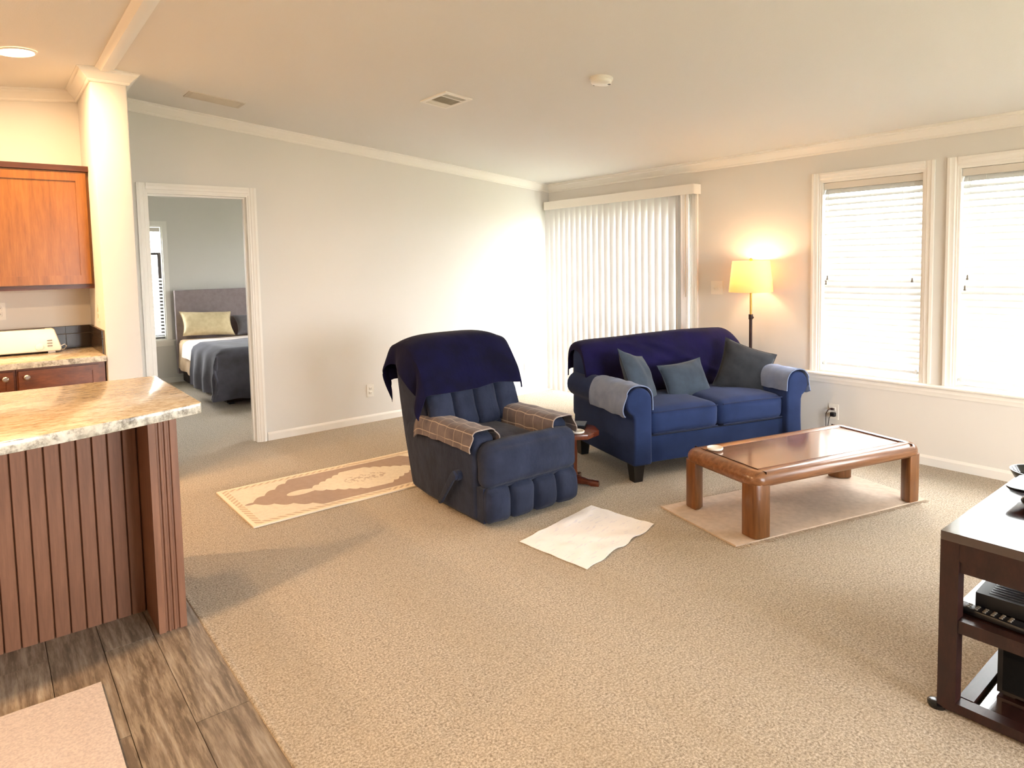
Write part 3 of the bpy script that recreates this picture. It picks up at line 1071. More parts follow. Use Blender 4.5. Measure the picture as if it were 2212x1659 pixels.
# ------------------------------------------------------------------ kitchen: wall cabinets
def shaker(parent, x0, x1, z0, z1, y, mat, knob=None, rail=.06):
    """frame-and-panel door facing -y, with its frame, sunk panel and knob"""
    d = box('door', x0, x1, y-.012, y, z0, z1, mat, parent, .002)
    boxes('door_frame', [(x0, x0+rail, y-.021, y-.012, z0, z1), (x1-rail, x1, y-.021, y-.012, z0, z1), (x0+rail, x1-rail, y-.021, y-.012, z0, z0+rail), (x0+rail, x1-rail, y-.021, y-.012, z1-rail, z1)], mat, d, .003)
    if knob:
        k = lathe('knob', [(.006, 0), (.006, .012), (.015, .018), (.016, .024), (.010, .029)], 'nickel', d, 20)
        k.location = (knob[0], y-.021, knob[1])
        k.rotation_euler = (math.pi/2, 0, 0)
    return d


for i, (xa, xb) in enumerate(((-.05, .597), (-.70, -.053))):
    uc = thing('wall_cabinet', ['honey wood wall cabinet beside the cream wall end', 'honey wood wall cabinet further left of the frame'][i], 'cabinet', (0, 0, 0))
    box('body', xa, xb, 5.19, D, 1.325, 2.10, 'cabinet', uc, .002)
    box('top_moulding', xa-.004, xb+.002, 5.155, D, 2.093, 2.128, 'cabinet_dark', uc, .005)
    box('light_rail', xa, xb, 5.180, 5.19, 1.325, 1.352, 'cabinet_dark', uc, .002)
    shaker(uc, xa+.012, xb-.014, 1.356, 2.088, 5.19, 'cabinet', rail=.058)
for i, (xa, xb) in enumerate(((.135, .592), (-.325, .132), (-.785, -.328))):
    bc = thing('base_cabinet', ['dark honey base cabinet unit against the cream wall end', 'dark honey base cabinet unit left of the corner unit', 'dark honey base cabinet unit furthest left'][i], 'cabinet', (0, 0, 0))
    box('body', xa, xb, 4.875, D, .09, .868, 'base_cabinet', bc, .002)
    box('toe_kick', xa, xb, 4.94, 4.99, -.001, .09, 'cabinet_dark', bc)
    shaker(bc, xa+.010, xb-.035 if i == 0 else xb-.012, .705, .852, 4.875, 'base_cabinet', knob=((xa+.05) if i == 0 else (xb-.05), .815), rail=.035)
    shaker(bc, xa+.010, xb-.035 if i == 0 else xb-.012, .11, .695, 4.875, 'base_cabinet', rail=.055)
wt = prism('kitchen_worktop', [(-1.9, 4.825), (.597, 4.825), (.597, D), (-1.9, D)], .868, .908, 'z', 'laminate', None, .008, 2)
tag(wt, 'granite-look kitchen worktop under the toaster', 'worktop')
ed = prism('edge_band', [(-1.9, 4.822), (.597, 4.822), (.597, 4.826), (-1.9, 4.826)], .870, .904, 'z', 'laminate_edge', wt)
# backsplash tiles
bs = thing('tile_backsplash', 'low dark brown tile backsplash along the worktop', 'backsplash', (0, 0, 0))
box('grout_bed', -1.0, .597, D-.006, D, .909, 1.062, 'tile_grout', bs)
box('grout_bed', .592, .5995, 4.86, D-.006, .909, 1.062, 'tile_grout', bs)
for k in range(11):
    xb_ = .588-k*.145
    box('tile', xb_-.141, xb_, D-.012, D-.006, .911, 1.005, 'tile', bs, .002)
    box('tile', xb_-.075-.068, xb_-.072, D-.012, D-.006, 1.010, 1.060, 'tile', bs, .002)
    box('tile', xb_-.070, xb_, D-.012, D-.006, 1.010, 1.060, 'tile', bs, .002)
for k in range(4):
    yb_ = D-.014-k*.152
    box('tile', .586, .592, yb_-.148, yb_, .911, 1.005, 'tile', bs, .002)
    box('tile', .586, .592, yb_-.072, yb_, 1.010, 1.060, 'tile', bs, .002)
    box('tile', .586, .592, yb_-.148, yb_-.076, 1.010, 1.060, 'tile', bs, .002)
# toaster
to = thing('toaster', 'long cream toaster on the kitchen worktop', 'toaster', (.145, 5.31, .909), math.radians(-3))
prism('body', [(-.27, .012), (.25, .012), (.256, .03), (.222, .150), (.205, .158), (-.235, .158), (-.25, .150), (-.285, .03)], -.075, .075, 'y', 'plastic', to, .014, 3)
boxes('slot', [(-.20, .17, -.028, -.010, .1575, .1590), (-.20, .17, .010, .028, .1575, .1590)], 'black_plastic', to)
kn = lathe('knob', [(.024, 0), (.022, .012), (.016, .016)], 'plastic', to, 24)
kn.location = (.135, -.074, .045)
kn.rotation_euler = (math.pi/2, 0, 0)
for k in range(3):
    box('button', .178, .206, -.079, -.074, .045+k*.018, .051+k*.018, 'grey_plastic', to, .001)
for sx in (-.22, .20):
    box('foot', sx-.02, sx+.02, -.05, .05, 0, .013, 'plastic', to)
tube('cord', [(.245, .02, .03), (.275, .01, .045), (.285, .03, .03), (.27, .06, .006), (.22, .12, .004)], .003, 'plastic', to)

# ------------------------------------------------------------------ island
isl = thing('kitchen_island', 'brown beadboard kitchen island with fluted corner post', 'island', (0, 0, 0))
box('carcass', -2.1, .48, 3.10, 3.62, -.001, .868, 'island_wood', isl)
me = None
k = 0
x = .470
pr = [(-.0255, .012), (-.0255, .004), (-.0225, .0), (.0225, .0), (.0255, .004), (.0255, .012)]
while x > -2.1:
    if me is None:
        s = prism('board', pr, 0, .868, 'z', 'island_wood', isl)
        me = s.data
    else:
        s = link('board', me, isl)
    s.location = (x-.0255, 3.083, 0)
    x -= .0535
pp = [(.474, 2.84)]
for fx in (.505, .525, .545):
    pp += [(fx-.006, 2.84), (fx-.003, 2.847), (fx+.003, 2.847), (fx+.006, 2.84)]
pp += [(.576, 2.84), (.576, 3.10), (.474, 3.10)]
prism('post', pp, -.001, .868, 'z', 'island_wood', isl)
box('end_panel', .48, .576, 3.10, 3.62, -.001, .868, 'island_wood', isl)


def bow(x):
    return 2.49+.14*(x+.8)**2


top = [(x_/100, bow(x_/100)) for x_ in range(-226, 67, 6)]
top = [p for p in top if p[0] < .64]+[(.655, bow(.655)), (.662, bow(.655)+.012), (.662, 3.66), (.655, 3.67), (-2.26, 3.67)]
bm = bmesh.new()
addprism(bm, top, .868, .910, 'z')
bmesh.ops.recalc_face_normals(bm, faces=bm.faces)
bevel(bm, .004, 2, 60)
for fc in bm.faces:
    fc.material_index = 0 if fc.normal.z > .7 else 1
it = tag(finish(bm, 'island_worktop', ['laminate', 'laminate_edge'], None, True, 30), 'granite-look island counter with bowed front edge', 'worktop')

# ------------------------------------------------------------------ rugs on the floor
mat_ = tag(sheet('kitchen_mat', lambda u, v: (-.62+.868*u, 1.62+1.0*v, .008+.002*noise.noise(Vector((u*9, v*12, 0)))), 30, 30, 'mat_grey', None, .012), 'pale grey mat on the kitchen planks', 'mat')
RL, RWd, RC = 1.72, .742, (1.965, 4.041)
M['runner'] = runner_mat(RL, RWd)
rn = sheet('runner_rug', lambda u, v: (RC[0]+(u-.5)*RL, RC[1]+(v-.5)*RWd+.006*math.sin(u*7), .006+.0015*noise.noise(Vector((u*12, v*6, 3)))), 60, 24, 'runner', None, .009, uv=lambda u, v: ((u-.5)*RL, (v-.5)*RWd))
tag(rn, 'cream and taupe medallion runner rug behind the recliner', 'rug')
# rug under the coffee table
tr_ = math.radians(-14.5)
rg = thing('area_rug', 'small tan rug with fringed edges under the coffee table', 'rug', (3.645, 1.925, 0), tr_)
sheet('pile', lambda u, v: ((u-.5)*1.44, (v-.5)*.60, .0055+.0015*noise.noise(Vector((u*10, v*6, 1)))), 40, 20, 'rug_tan', rg, .008)
bm = bmesh.new()
for s in (-1, 1):
    for k in range(150):
        xx = -.715+1.43*k/149+random.uniform(-.003, .003)
        ln = random.uniform(.022, .036)
        dx = random.uniform(-.010, .010)
        q = [(xx-.002, s*.298, .004), (xx+.002, s*.298, .004), (xx+dx+.0015, s*(.298+ln), .003), (xx+dx-.0015, s*(.298+ln), .003)]
        lo_ = [bm.verts.new((p[0], p[1], p[2]-.002)) for p in q]
        hi_ = [bm.verts.new(p) for p in q]
        bm.faces.new(hi_)
        bm.faces.new(lo_[::-1])
        for i in range(4):
            bm.faces.new((lo_[i], lo_[(i+1) % 4], hi_[(i+1) % 4], hi_[i]))
fg = finish(bm, 'fringe', 'fringe', rg, False)
fg['kind'] = 'stuff'
# white printed pad
M['pad'] = sheet_mat()
C4 = [Vector((2.097, 2.568, 0)), Vector((2.139, 2.125, 0)), Vector((2.786, 2.251, 0)), Vector((2.741, 2.682, 0))]


def padfn(u, v):
    p = (C4[0]*(1-u)+C4[3]*u)*(1-v)+(C4[1]*(1-u)+C4[2]*u)*v
    e = .5+.5*noise.noise(Vector((u*4, v*3, 5)))
    z = .004+.010*max(0, noise.noise(Vector((u*6+2, v*5, 0))))+.006*max(0, math.sin(u*17+v*3))*(v > .7)*(v-.7)/.3
    p = p+Vector((0, .006*math.sin(u*21)*v*v, 0))
    return (p.x, p.y, z)


tag(sheet('floor_pad', padfn, 48, 36, 'pad', None, .0025), 'white crinkled printed sheet lying on the carpet', 'floor pad')

# ------------------------------------------------------------------ recliner
rc = thing('recliner', 'slate blue padded recliner facing the console', 'recliner', (2.40, 3.20, 0), math.radians(-1))
armp = [(-.335, .022), (-.1, .02), (.2, .026), (.385, .045), (.435, .22), (.455, .38), (.42, .46), (.25, .492), (-.05, .502), (-.27, .508), (-.325, .48)]
for s in (-1, 1):
    prism('arm', armp, s*.200, s*.345, 'x', 'recliner', rc, .032, 3)
rbox('seat_cushion', .198, .30, .085, .06, 'recliner', rc, 8, (0, 0, .02), .004, 1, (0, -.06, .335))
rbox('front_cushion', .338, .062, .122, .06, 'recliner', rc, 12, (0, .026, .016), .010, 2, (0, -.365, .335))
fr = box('footrest', -.335, .335, -.385, -.325, .03, .222, 'recliner', rc, .01)
for k in range(4):
    xx = -.2505+k*.167
    rbox('tuft', .084, .036, .098, .034, 'recliner', fr, 8, (0, .024, .004), .007, k+3, (xx, -.388, .124))
backp = [(.12, .30), (.13, .45), (.185, .60), (.255, .78), (.305, .90), (.36, .955), (.44, .968), (.53, .95), (.585, .89), (.575, .75), (.545, .58), (.49, .34), (.41, .06), (.30, .05), (.22, .12)]
bk = prism('backrest', backp, -.338, .338, 'x', 'recliner', rc, .045, 4)
ra = math.radians(-21)
Rt = Matrix.Rotation(ra, 3, 'X')
for k in range(4):
    xx = -.2505+k*.167
    rbox('tuft', .087, .040, .155, .040, 'recliner', bk, 8, (0, .022, 0), .008, k+11, (xx, .180, .575), Rt)
lv = prism('lever', [(-.205, .262), (-.195, .236), (-.170, .226), (-.035, .060), (-.014, .052), (-.004, .066), (-.014, .090), (-.145, .262), (-.17, .285)], -.392, -.372, 'x', 'recliner', rc, .006, 2)
pv = lathe('lever_pivot', [(.03, 0), (.03, .03), (.02, .034)], 'recliner', rc, 20)
pv.location = (-.343, -.175, .255)
pv.rotation_euler = (0, -math.pi/2, 0)
boxes('base', [(-.28, .28, -.25, .30, 0, .04)], 'black_foot', rc)


def recliner_throw(u, v):
    path = [(.142, .655), (.192, .77), (.258, .89), (.330, .972), (.44, .988), (.545, .968), (.605, .90), (.607, .80), (.590, .70)]
    a = -.56+u*(.56+.40)           # across, metres; overhangs the left side most
    hwid = .345
    over = max(0, abs(a)-hwid)
    sgn = -1 if a < 0 else 1
    # the hem: longer in front at the left corner
    vv = v
    if v < .5:
        vv = v+(.5-v)*(.10*max(0, math.sin(u*9+1))*.6)
    y, z = path_at(path, vv)
    x = max(-hwid, min(hwid, a))
    k = abs(x)/hwid
    z -= .045*k**4*max(0, (z-.75)/.24)
    if over > 0:
        x += sgn*(.016+.05*min(1, over/.2)*abs(math.sin(v*8.5+1)))
        drop = over*(.75+.25*math.sin(v*6))
        z -= drop
        y += (.06-.12*v)*min(1, over/.2)*.3
    nz = noise.noise(Vector((a*6, v*5, 2.2)))
    y -= .012*nz*(1 if v < .5 else -1)*.6
    x += .004*nz
    if abs(a) < hwid:
        y -= .008*math.sin(a*26+v*3)*(max(0, .45-v))
    return (x, y, z)


th = sheet('throw_blanket', recliner_throw, 56, 48, 'navy', None, .010)
th.location = rc.location
th.rotation_euler = rc.rotation_euler
tag(th, 'navy fleece throw draped over the top of the recliner', 'blanket')


def arm_towel(s, y0, y1, o_low, i_low, seed, tail=0):
    """towel over a recliner arm; s=-1 the arm on the left, +1 on the right"""
    path = [(.372, o_low), (.368, .42), (.362, .485), (.335, .520), (.275, .526), (.212, .520), (.184, .485), (.180, i_low)]

    def fn(u, v):
        x, z = path_at(path, v)
        y = y0+(y1-y0)*u
        f_ = noise.noise(Vector((u*7+seed, v*5, seed)))
        fr_ = max(0, 1-u/.16)      # near the front edge
        x += .006*f_+.012*fr_*math.sin(v*20)*(.3 if .25 < v < .75 else 1)
        z += .006*noise.noise(Vector((u*9, v*4, seed+4)))
        z += .014*math.sin(u*2.6+.4)*(v < .1)
        if u > .88:               # gathered at the back
            g = (u-.88)/.12
            z -= .03*g*g
            x = x*(1-g*.05)+.27*g*.05
        return (s*x, y, z)
    o = sheet('arm_towel', fn, 40, 36, 'towel', None, .006, uv=lambda u, v: (u*abs(y1-y0), v*.40))
    o.location = rc.location
    o.rotation_euler = rc.rotation_euler
    return o


tag(arm_towel(-1, -.325, .30, .405, .42, 1), 'taupe windowpane towel on the recliner arm nearest the door', 'towel', 'recliner arm towels')
tag(arm_towel(1, -.370, .26, .405, .355, 6), 'taupe windowpane towel on the recliner arm nearest the loveseat', 'towel', 'recliner arm towels')

# ------------------------------------------------------------------ side table between recliner and loveseat
stb = thing('side_table', 'small octagonal mahogany pedestal table beside the recliner', 'table', (2.935, 3.03, 0), math.radians(12))
oc = [(.172*math.cos(math.pi/8+k*math.pi/4), .172*math.sin(math.pi/8+k*math.pi/4)) for k in range(8)]
prism('table_top', oc, .330, .362, 'z', 'mahogany', stb, .004, 2)
prism('pedestal', [(-.034, .03), (-.030, .06), (-.020, .10), (-.026, .20), (-.020, .28), (-.03, .31), (-.055, .331), (.055, .331), (.03, .31), (.020, .28), (.026, .20), (.020, .10), (.030, .06), (.034, .03)], -.020, .020, 'y', 'mahogany_leg', stb, .006, 2)
for k in range(4):
    f_ = prism('foot', [(.015, .06), (.05, .05), (.10, .036), (.165, .030), (.170, 0), (.12, 0), (.10, .010), (.015, .010)], -.022, .022, 'y', 'mahogany', stb, .004, 2)
    f_.rotation_euler = (0, 0, math.radians(-68+90*k))
bk1 = thing('book', 'thin dark book lying on the small octagonal table', 'book', (2.975, 3.075, .3625), math.radians(-52))
box('cover', -.09, .09, -.062, .062, 0, .004, 'black_plastic', bk1, .001)
box('pages', -.088, .086, -.058, .060, .004, .020, 'black_plastic', bk1)
box('front_cover', -.09, .09, -.062, .062, .020, .024, 'pillow', bk1, .001)


def coaster(label, loc):
    o = thing('coaster', label, 'coaster', loc)
    lathe('dish', [(.040, 0), (.044, .003), (.045, .011), (.042, .013), (.039, .011), (.038, .004), (.001, .004)], 'plastic', o, 36)
    return o


coaster('round white coaster on the octagonal table', (2.895, 2.945, .3625))

# ------------------------------------------------------------------ loveseat
CL, CR_ = Vector((3.895, 2.567, 0)), math.radians(-16)
cs = thing('loveseat', 'blue two-cushion loveseat with rolled arms', 'sofa', CL, CR_)
box('seat_base', -.585, .585, .035, .83, .115, .285, 'couch', cs, .018, 3)
for s in (-1, 1):
    pr = [(.572, .115), (.572, .50)]
    for k in range(15):
        t_ = math.radians(165-k*(165+62)/14)
        pr.append((.668+.098*math.cos(t_), .530+.094*math.sin(t_)))
    pr += [(.705, .42), (.704, .30), (.712, .115)]
    am = prism('arm', [(s*x_, z_) for x_, z_ in pr], -.012, .80, 'y', 'couch', cs, .016, 3, 50)
    sc_ = rbox('seat_cushion', .283, .300, .088, .05, 'couch', cs, 10, (.004, .014, .020), .003, 20+s, (s*.286, .315, .374))
    for zz in (.445, .305):
        tube('piping', [(s*.286-.245, .030, zz-.004), (s*.286-.262, .028, zz-.002)][:0]+[(s*.286+.262*q/10, .0165-.008*(1-(q/10)**2), zz+.004*(1-(q/10)**2)) for q in range(-10, 11)], .0045, 'piping', sc_, 6)
bp = [(.56, .28), (.585, .50), (.635, .74), (.675, .815), (.735, .842), (.80, .825), (.83, .74), (.84, .28)]
bkc = bmesh.new()
addprism(bkc, bp, -.70, .70, 'x')
bmesh.ops.recalc_face_normals(bkc, faces=bkc.faces)
bevel(bkc, .03, 3, 40)
finish(bkc, 'backrest', 'couch', cs)
for sx in (-.655, .655):
    for sy in (.055, .76):
        bm = bmesh.new()
        for zz, hh in ((0, .030), (.118, .041)):
            for q in ((-1, -1), (1, -1), (1, 1), (-1, 1)):
                bm.verts.new((sx+q[0]*hh, sy+q[1]*hh, zz))
        bm.verts.ensure_lookup_table()
        vs = bm.verts
        for f_ in ((3, 2, 1, 0), (4, 5, 6, 7), (0, 1, 5, 4), (1, 2, 6, 5), (2, 3, 7, 6), (3, 0, 4, 7)):
            bm.faces.new([vs[i] for i in f_])
        finish(bm, 'foot', 'black_foot', cs, False)


def couch_throw(u, v):
    path = [(.535, .475), (.560, .56), (.600, .70), (.640, .80), (.690, .855), (.745, .868), (.805, .850), (.848, .78), (.854, .70), (.856, .64)]
    a = -.765+1.53*u
    over = max(0, abs(a)-.712)
    a = max(-.712, min(.712, a))
    y, z = path_at(path, v)
    k = max(0, (abs(a)-.58)/.145)
    sag = (.018 if a < 0 else .07)*k*k
    z -= sag*max(0, min(1, (z-.55)/.3))
    z += .014*math.sin(a*3.0+.6)*max(0, (z-.7)/.17)
    f1 = noise.noise(Vector((a*3.5+v*2.5, v*3, 8)))
    y -= .018*f1*(1 if v < .55 else -.5)*min(1, v*6)
    # diagonal pull folds
    d = (a-.05)*1.0+(v-.2)*1.6
    y -= .010*math.exp(-((d-.25)/.05)**2)*(v < .5)
    y -= .008*math.exp(-((d-.05)/.06)**2)*(v < .5)
    if over:
        a += math.copysign(.008+.02*over, a)
        z -= over
    return (a, y-.004, z)


ct = sheet('throw_blanket', couch_throw, 70, 48, 'navy_purple', None, .009)
ct.location, ct.rotation_euler = CL, (0, 0, CR_)
tag(ct, 'purple navy fleece throw covering the loveseat back', 'blanket')


def couch_arm_throw(s, y0, y1, olow, ilow, seed, skew=0):
    path = [(.768, olow), (.776, .47), (.772, .555), (.735, .622), (.670, .638), (.605, .622), (.566, .57), (.562, ilow)]

    def fn(u, v):
        x, z = path_at(path, v)
        y = y0+(y1-y0)*u+skew*(1-v)*(1-u)
        x += .006*noise.noise(Vector((u*6, v*5, seed)))+.008*max(0, 1-u/.2)*math.sin(v*18)*(v < .3)
        z += .006*noise.noise(Vector((u*8, v*4, seed+9)))
        if v < .12:
            z += .02*noise.noise(Vector((u*4, seed, 1)))
        return (s*x, y, z)
    o = sheet('arm_throw', fn, 36, 32, 'pale_blue', None, .006)
    o.location, o.rotation_euler = CL, (0, 0, CR_)
    return o


tag(couch_arm_throw(-1, -.005, .44, .445, .47, 3), 'pale grey-blue fleece on the loveseat arm beside the octagonal table', 'arm cover', 'loveseat arm covers')
tag(couch_arm_throw(1, -.016, .40, .515, .49, 9), 'pale grey-blue fleece on the loveseat arm below the window', 'arm cover', 'loveseat arm covers')


def pillow(label, w, h, t, mat, loc, rot, seed, base=None, name='throw_pillow'):
    """square scatter cushion with pinched corners; stands on its lower edge, face along -y"""
    bm = bmesh.new()
    n_ = 26
    grid = {}
    for side in (1, -1):
        for i in range(n_+1):
            for j in range(n_+1):
                u, v = 2*i/n_-1, 2*j/n_-1
                edge = i in (0, n_) or j in (0, n_)
                if edge and side == -1:
                    grid[(side, i, j)] = grid[(1, i, j)]
                    continue
                px = w/2*u*(1-.10*(1-v*v))
                pz = h/2*v*(1-.10*(1-u*u))
                th_ = t/2*(max(0, 1-abs(u)**2.4)**.55)*(max(0, 1-abs(v)**2.4)**.55)
                wob = .014*noise.noise(Vector((px*9+seed, pz*9, side*3)))*(0 if edge else 1)
                grid[(side, i, j)] = bm.verts.new((px, -side*th_-side*wob*(1-max(abs(u), abs(v))**6), pz))
    for side in (1, -1):
        for i in range(n_):
            for j in range(n_):
                q = [grid[(side, i, j)], grid[(side, i+1, j)], grid[(side, i+1, j+1)], grid[(side, i, j+1)]]
                bm.faces.new(q if side == 1 else q[::-1])
    o = thing(name, label, 'pillow', loc)
    p = finish(bm, 'cushion', mat, o, True, 85)
    R = Matrix.Rotation(CR_ if base is None else base, 4, 'Z') @ Matrix.Rotation(rot[2], 4, 'Z') @ Matrix.Rotation(rot[0], 4, 'X') @ Matrix.Rotation(rot[1], 4, 'Y')
    p.matrix_local = R
    pts = [(w/2*math.cos(0), 0, 0)]
    seam = []
    for e in range(4):
        for k in range(12):
            a_ = -1+2*k/12
            u, v = ((a_, -1), (1, a_), (-a_, 1), (-1, -a_))[e]
            seam.append((w/2*u*(1-.10*(1-v*v)), 0, h/2*v*(1-.10*(1-u*u))))
    seam.append(seam[0])
    sm = tube('seam', seam, .0028, mat, p, 6)
    return o


def cw(x, y, z):
    v = Matrix.Rotation(CR_, 3, 'Z') @ Vector((x, y, z))
    return CL+v


R_ = math.radians
pillow('blue-grey square pillow leaning against the left arm of the loveseat', .41, .41, .14, 'pillow', cw(-.425, .36, .600), (R_(-24), R_(16), R_(38)), 1)
pillow('small blue-grey lumbar pillow in the middle of the loveseat', .445, .275, .12, 'pillow', cw(.0, .395, .560), (R_(-24), R_(-3), R_(8)), 2)
pillow('charcoal square pillow tipped on its corner by the right arm', .40, .40, .14, 'pillow_dark', cw(.510, .345, .598), (R_(-24), R_(22), R_(-22)), 3)

# ------------------------------------------------------------------ floor lamp
LP = (4.832, 2.925)
lp = thing('floor_lamp', 'lit floor lamp with cream drum shade behind the loveseat arm', 'lamp', (LP[0], LP[1], 0))
lathe('base', [(.115, 0), (.115, .012), (.10, .018), (.03, .028), (.014, .04)], 'bronze', lp, 36)
tube('pole', [(0, 0, .03), (0, 0, .975)], .0125, 'bronze', lp, 16)
tube('collar', [(0, 0, .945), (0, 0, .985)], .0165, 'bronze', lp, 16)
tube('knob', [(-.012, -.008, .962), (-.022, -.028, .962), (-.024, -.034, .962)], [.006, .006, .009], 'bronze', lp, 10)
tube('stem', [(0, 0, .98), (0, 0, 1.20)], .0085, 'brass', lp, 14)
lathe('socket', [(.012, 1.19), (.017, 1.20), (.017, 1.245), (.012, 1.25)], 'brass', lp, 16)
lathe('bulb', [(.012, 1.25), (.016, 1.265), (.030, 1.295), (.030, 1.315), (.018, 1.338), (.002, 1.343)], 'bulb', lp, 20)
bm = bmesh.new()
addlathe(bm, [(.169, 1.165), (.1415, 1.413), (.1400, 1.413), (.1675, 1.165), (.169, 1.165)], 48, cap=False)
bmesh.ops.remove_doubles(bm, verts=bm.verts, dist=.0002)
sh = finish(bm, 'shade', 'shade', lp)
bm = bmesh.new()
for k in range(3):
    t_ = k*2*math.pi/3+.4
    addtube(bm, [(0, 0, 1.403), (.141*math.cos(t_), .141*math.sin(t_), 1.403)], .002, 6)
addtube(bm, [(.03, 0, 1.25), (.05, 0, 1.30), (.045, 0, 1.36), (0, 0, 1.40), (-.045, 0, 1.36), (-.05, 0, 1.30), (-.03, 0, 1.25)], .0018, 6)
finish(bm, 'harp', 'brass', lp)
lathe('finial', [(.005, 1.40), (.006, 1.412), (.012, 1.420), (.012, 1.428), (.004, 1.434)], 'brass', lp, 16)
pl = bpy.data.lights.new('lamp_bulb', 'POINT')
pl.energy = 3.2
pl.color = (1, .68, .39)
pl.shadow_soft_size = .035
plo = bpy.data.objects.new('lamp_bulb', pl)
COL.objects.link(plo)
plo.parent = lp
plo.location = (0, 0, 1.372)

# ------------------------------------------------------------------ coffee table
tb = thing('coffee_table', 'low oak coffee table with thick rounded legs', 'table', (3.672, 1.888, 0), R_(-14.8))
TH, hx, hy = .352, .635, .285
bm = rbox_bm(hx, hy, .030, .028, 14, c0=(0, 0, TH-.030))
# frame: thick rounded rails round the veneer panel
bm.free()


def rounded_rect(hx_, hy_, r, n_=6):
    pts = []
    for cx_, cy_, a0 in ((hx_-r, hy_-r, 0), (-hx_+r, hy_-r, 90), (-hx_+r, -hy_+r, 180), (hx_-r, -hy_+r, 270)):
        for k in range(n_+1):
            t_ = math.radians(a0+90*k/n_)
            pts.append((cx_+r*math.cos(t_), cy_+r*math.sin(t_)))
    return pts


def table_ring(prof, hx_, hy_, r):
    """sweep (inset, z) round a rounded rectangle"""
    bm = bmesh.new()
    rings = []
    for ins, z in prof:
        rings.append([bm.verts.new((x_, y_, z)) for x_, y_ in rounded_rect(hx_-ins, hy_-ins, max(.004, r-ins))])
    m_ = len(rings[0])
    for a_, b_ in zip(rings, rings[1:]+rings[:1]):
        for k in range(m_):
            bm.faces.new((a_[k], a_[(k+1) % m_], b_[(k+1) % m_], b_[k]))
    return bm


pr = [(.085, TH-.004), (.060, TH)]+[(.045-.045*math.sin(math.radians(t_)), TH-.045+.045*math.cos(math.radians(t_))) for t_ in range(0, 91, 15)]+[(.002, TH-.062), (.012, TH-.074), (.03, TH-.078), (.085, TH-.078)]
finish(table_ring(pr, hx, hy, .075), 'frame', 'oak', tb, True, 30)
box('top_panel', -hx+.086, hx-.086, -hy+.086, hy-.086, TH-.03, TH-.0055, 'oak_panel', tb)
for sx in (-1, 1):
    for sy in (-1, 1):
        o_ = [(sx*(hx-.006-x_), sy*(hy-.006-y_)) for x_, y_ in ((.030, 0), (.098, 0), (.098, .03), (.075, .075), (.03, .098), (0, .098), (0, .030), (.009, .009))]
        prism('leg', o_, .0115, TH-.06, 'z', 'oak_leg', tb, .005, 2)
for sx in (-1, 1):     # dark joint line where the end rails meet the long rails
    box('joint_line', sx*(hx-.083)-.0012, sx*(hx-.083)+.0012, -hy+.012, hy-.012, TH-.012, TH+.0003, 'espresso', tb)
coaster('round white coaster on the coffee table', tuple(Vector((3.672, 1.888, TH+.0005))+Matrix.Rotation(R_(-14.8), 3, 'Z') @ Vector((-.50, .165, 0))))

# ------------------------------------------------------------------ console at the right edge
tv = thing('media_console', 'dark espresso console table with open shelves and casters', 'console', (2.30, .74, 0))
TL_, TD = 1.25, .52           # length in x, depth in -y
box('top', 0, TL_, -TD, 0, .553, .581, 'espresso_top', tv, .003)
for lx in (0, TL_-.05):
    for ly in (-.050, -TD):
        box('post', lx, lx+.05, ly, ly+.05, .012, .553, 'espresso', tv, .002)
for lx in (0, TL_-.05):
    box('apron', lx+.002, lx+.048, -TD+.05, -.05, .497, .553, 'espresso', tv, .002)
    box('apron_rail', lx+.012, lx+.04, -TD+.05, -.05, .458, .497, 'espresso', tv, .002)
    box('shelf_rail', lx+.006, lx+.044, -TD+.05, -.05, .268, .308, 'espresso', tv, .002)
    box('bottom_rail', lx+.002, lx+.048, -TD+.05, -.05, .012, .042, 'espresso', tv, .002)
box('shelf', .044, TL_-.044, -TD+.01, -.012, .285, .306, 'espresso_top', tv, .002)
box('bottom_shelf', .044, TL_-.044, -TD+.012, -.100, .022, .040, 'espresso_top', tv, .002)
boxes('rail', [(.05, TL_-.05, -.046, -.004, .515, .553), (.05, TL_-.05, -TD+.004, -TD+.046, .515, .553), (.05, TL_-.05, -.085, -.045, .016, .044)], 'espresso', tv)
for lx in (.016, TL_-.016):
    for ly in (.004, -TD-.004):
        lathe('caster', [(.024, 0), (.027, .006), (.027, .014), (.018, .018)], 'black_gloss', tv, 20, (lx, ly, 0))
# things on it
ob = thing('cable_box', 'black ventilated cable box on the console shelf', 'cable box', (2.30, .74, .3075), R_(2))
box('body', .11, .39, -.30, -.068, .018, .062, 'black_plastic', ob, .003)
me = None
for k in range(14):
    if me is None:
        s = box('vent_slot', -.006, .006, -.085, .085, 0, .0012, 'black_gloss', ob)
        me = s.data
    else:
        s = link('vent_slot', me, ob)
    s.location = (.135+k*.0185, -.185, .0622)
boxes('foot', [(.12, .15, -.10, -.08, 0, .018), (.35, .38, -.10, -.08, 0, .018), (.12, .15, -.29, -.27, 0, .018), (.35, .38, -.29, -.27, 0, .018)], 'black_plastic', ob)
rm = thing('remote_control', 'slim black remote control in front of the cable box', 'remote', (2.385, .615, .3085), R_(-93))
prism('body', [(-.10, 0), (.10, 0), (.104, .010), (.095, .018), (-.095, .022), (-.105, .012)], -.022, .022, 'y', 'black_plastic', rm, .005, 2)
for i in range(6):
    for j in range(3):
        rbox('button', .005, .004, .002, .0018, 'grey_plastic', rm, 2, at=(-.07+i*.022, -.012+j*.012, .0215))
sb = thing('speaker_box', 'plain black box on the bottom shelf of the console', 'speaker', (2.30, .74, .0405))
box('cabinet', .16, .46, -.48, -.115, .008, .215, 'black_plastic', sb, .006)
box('grille', .155, .160, -.465, -.13, .02, .205, 'black_cloth', sb, .002)
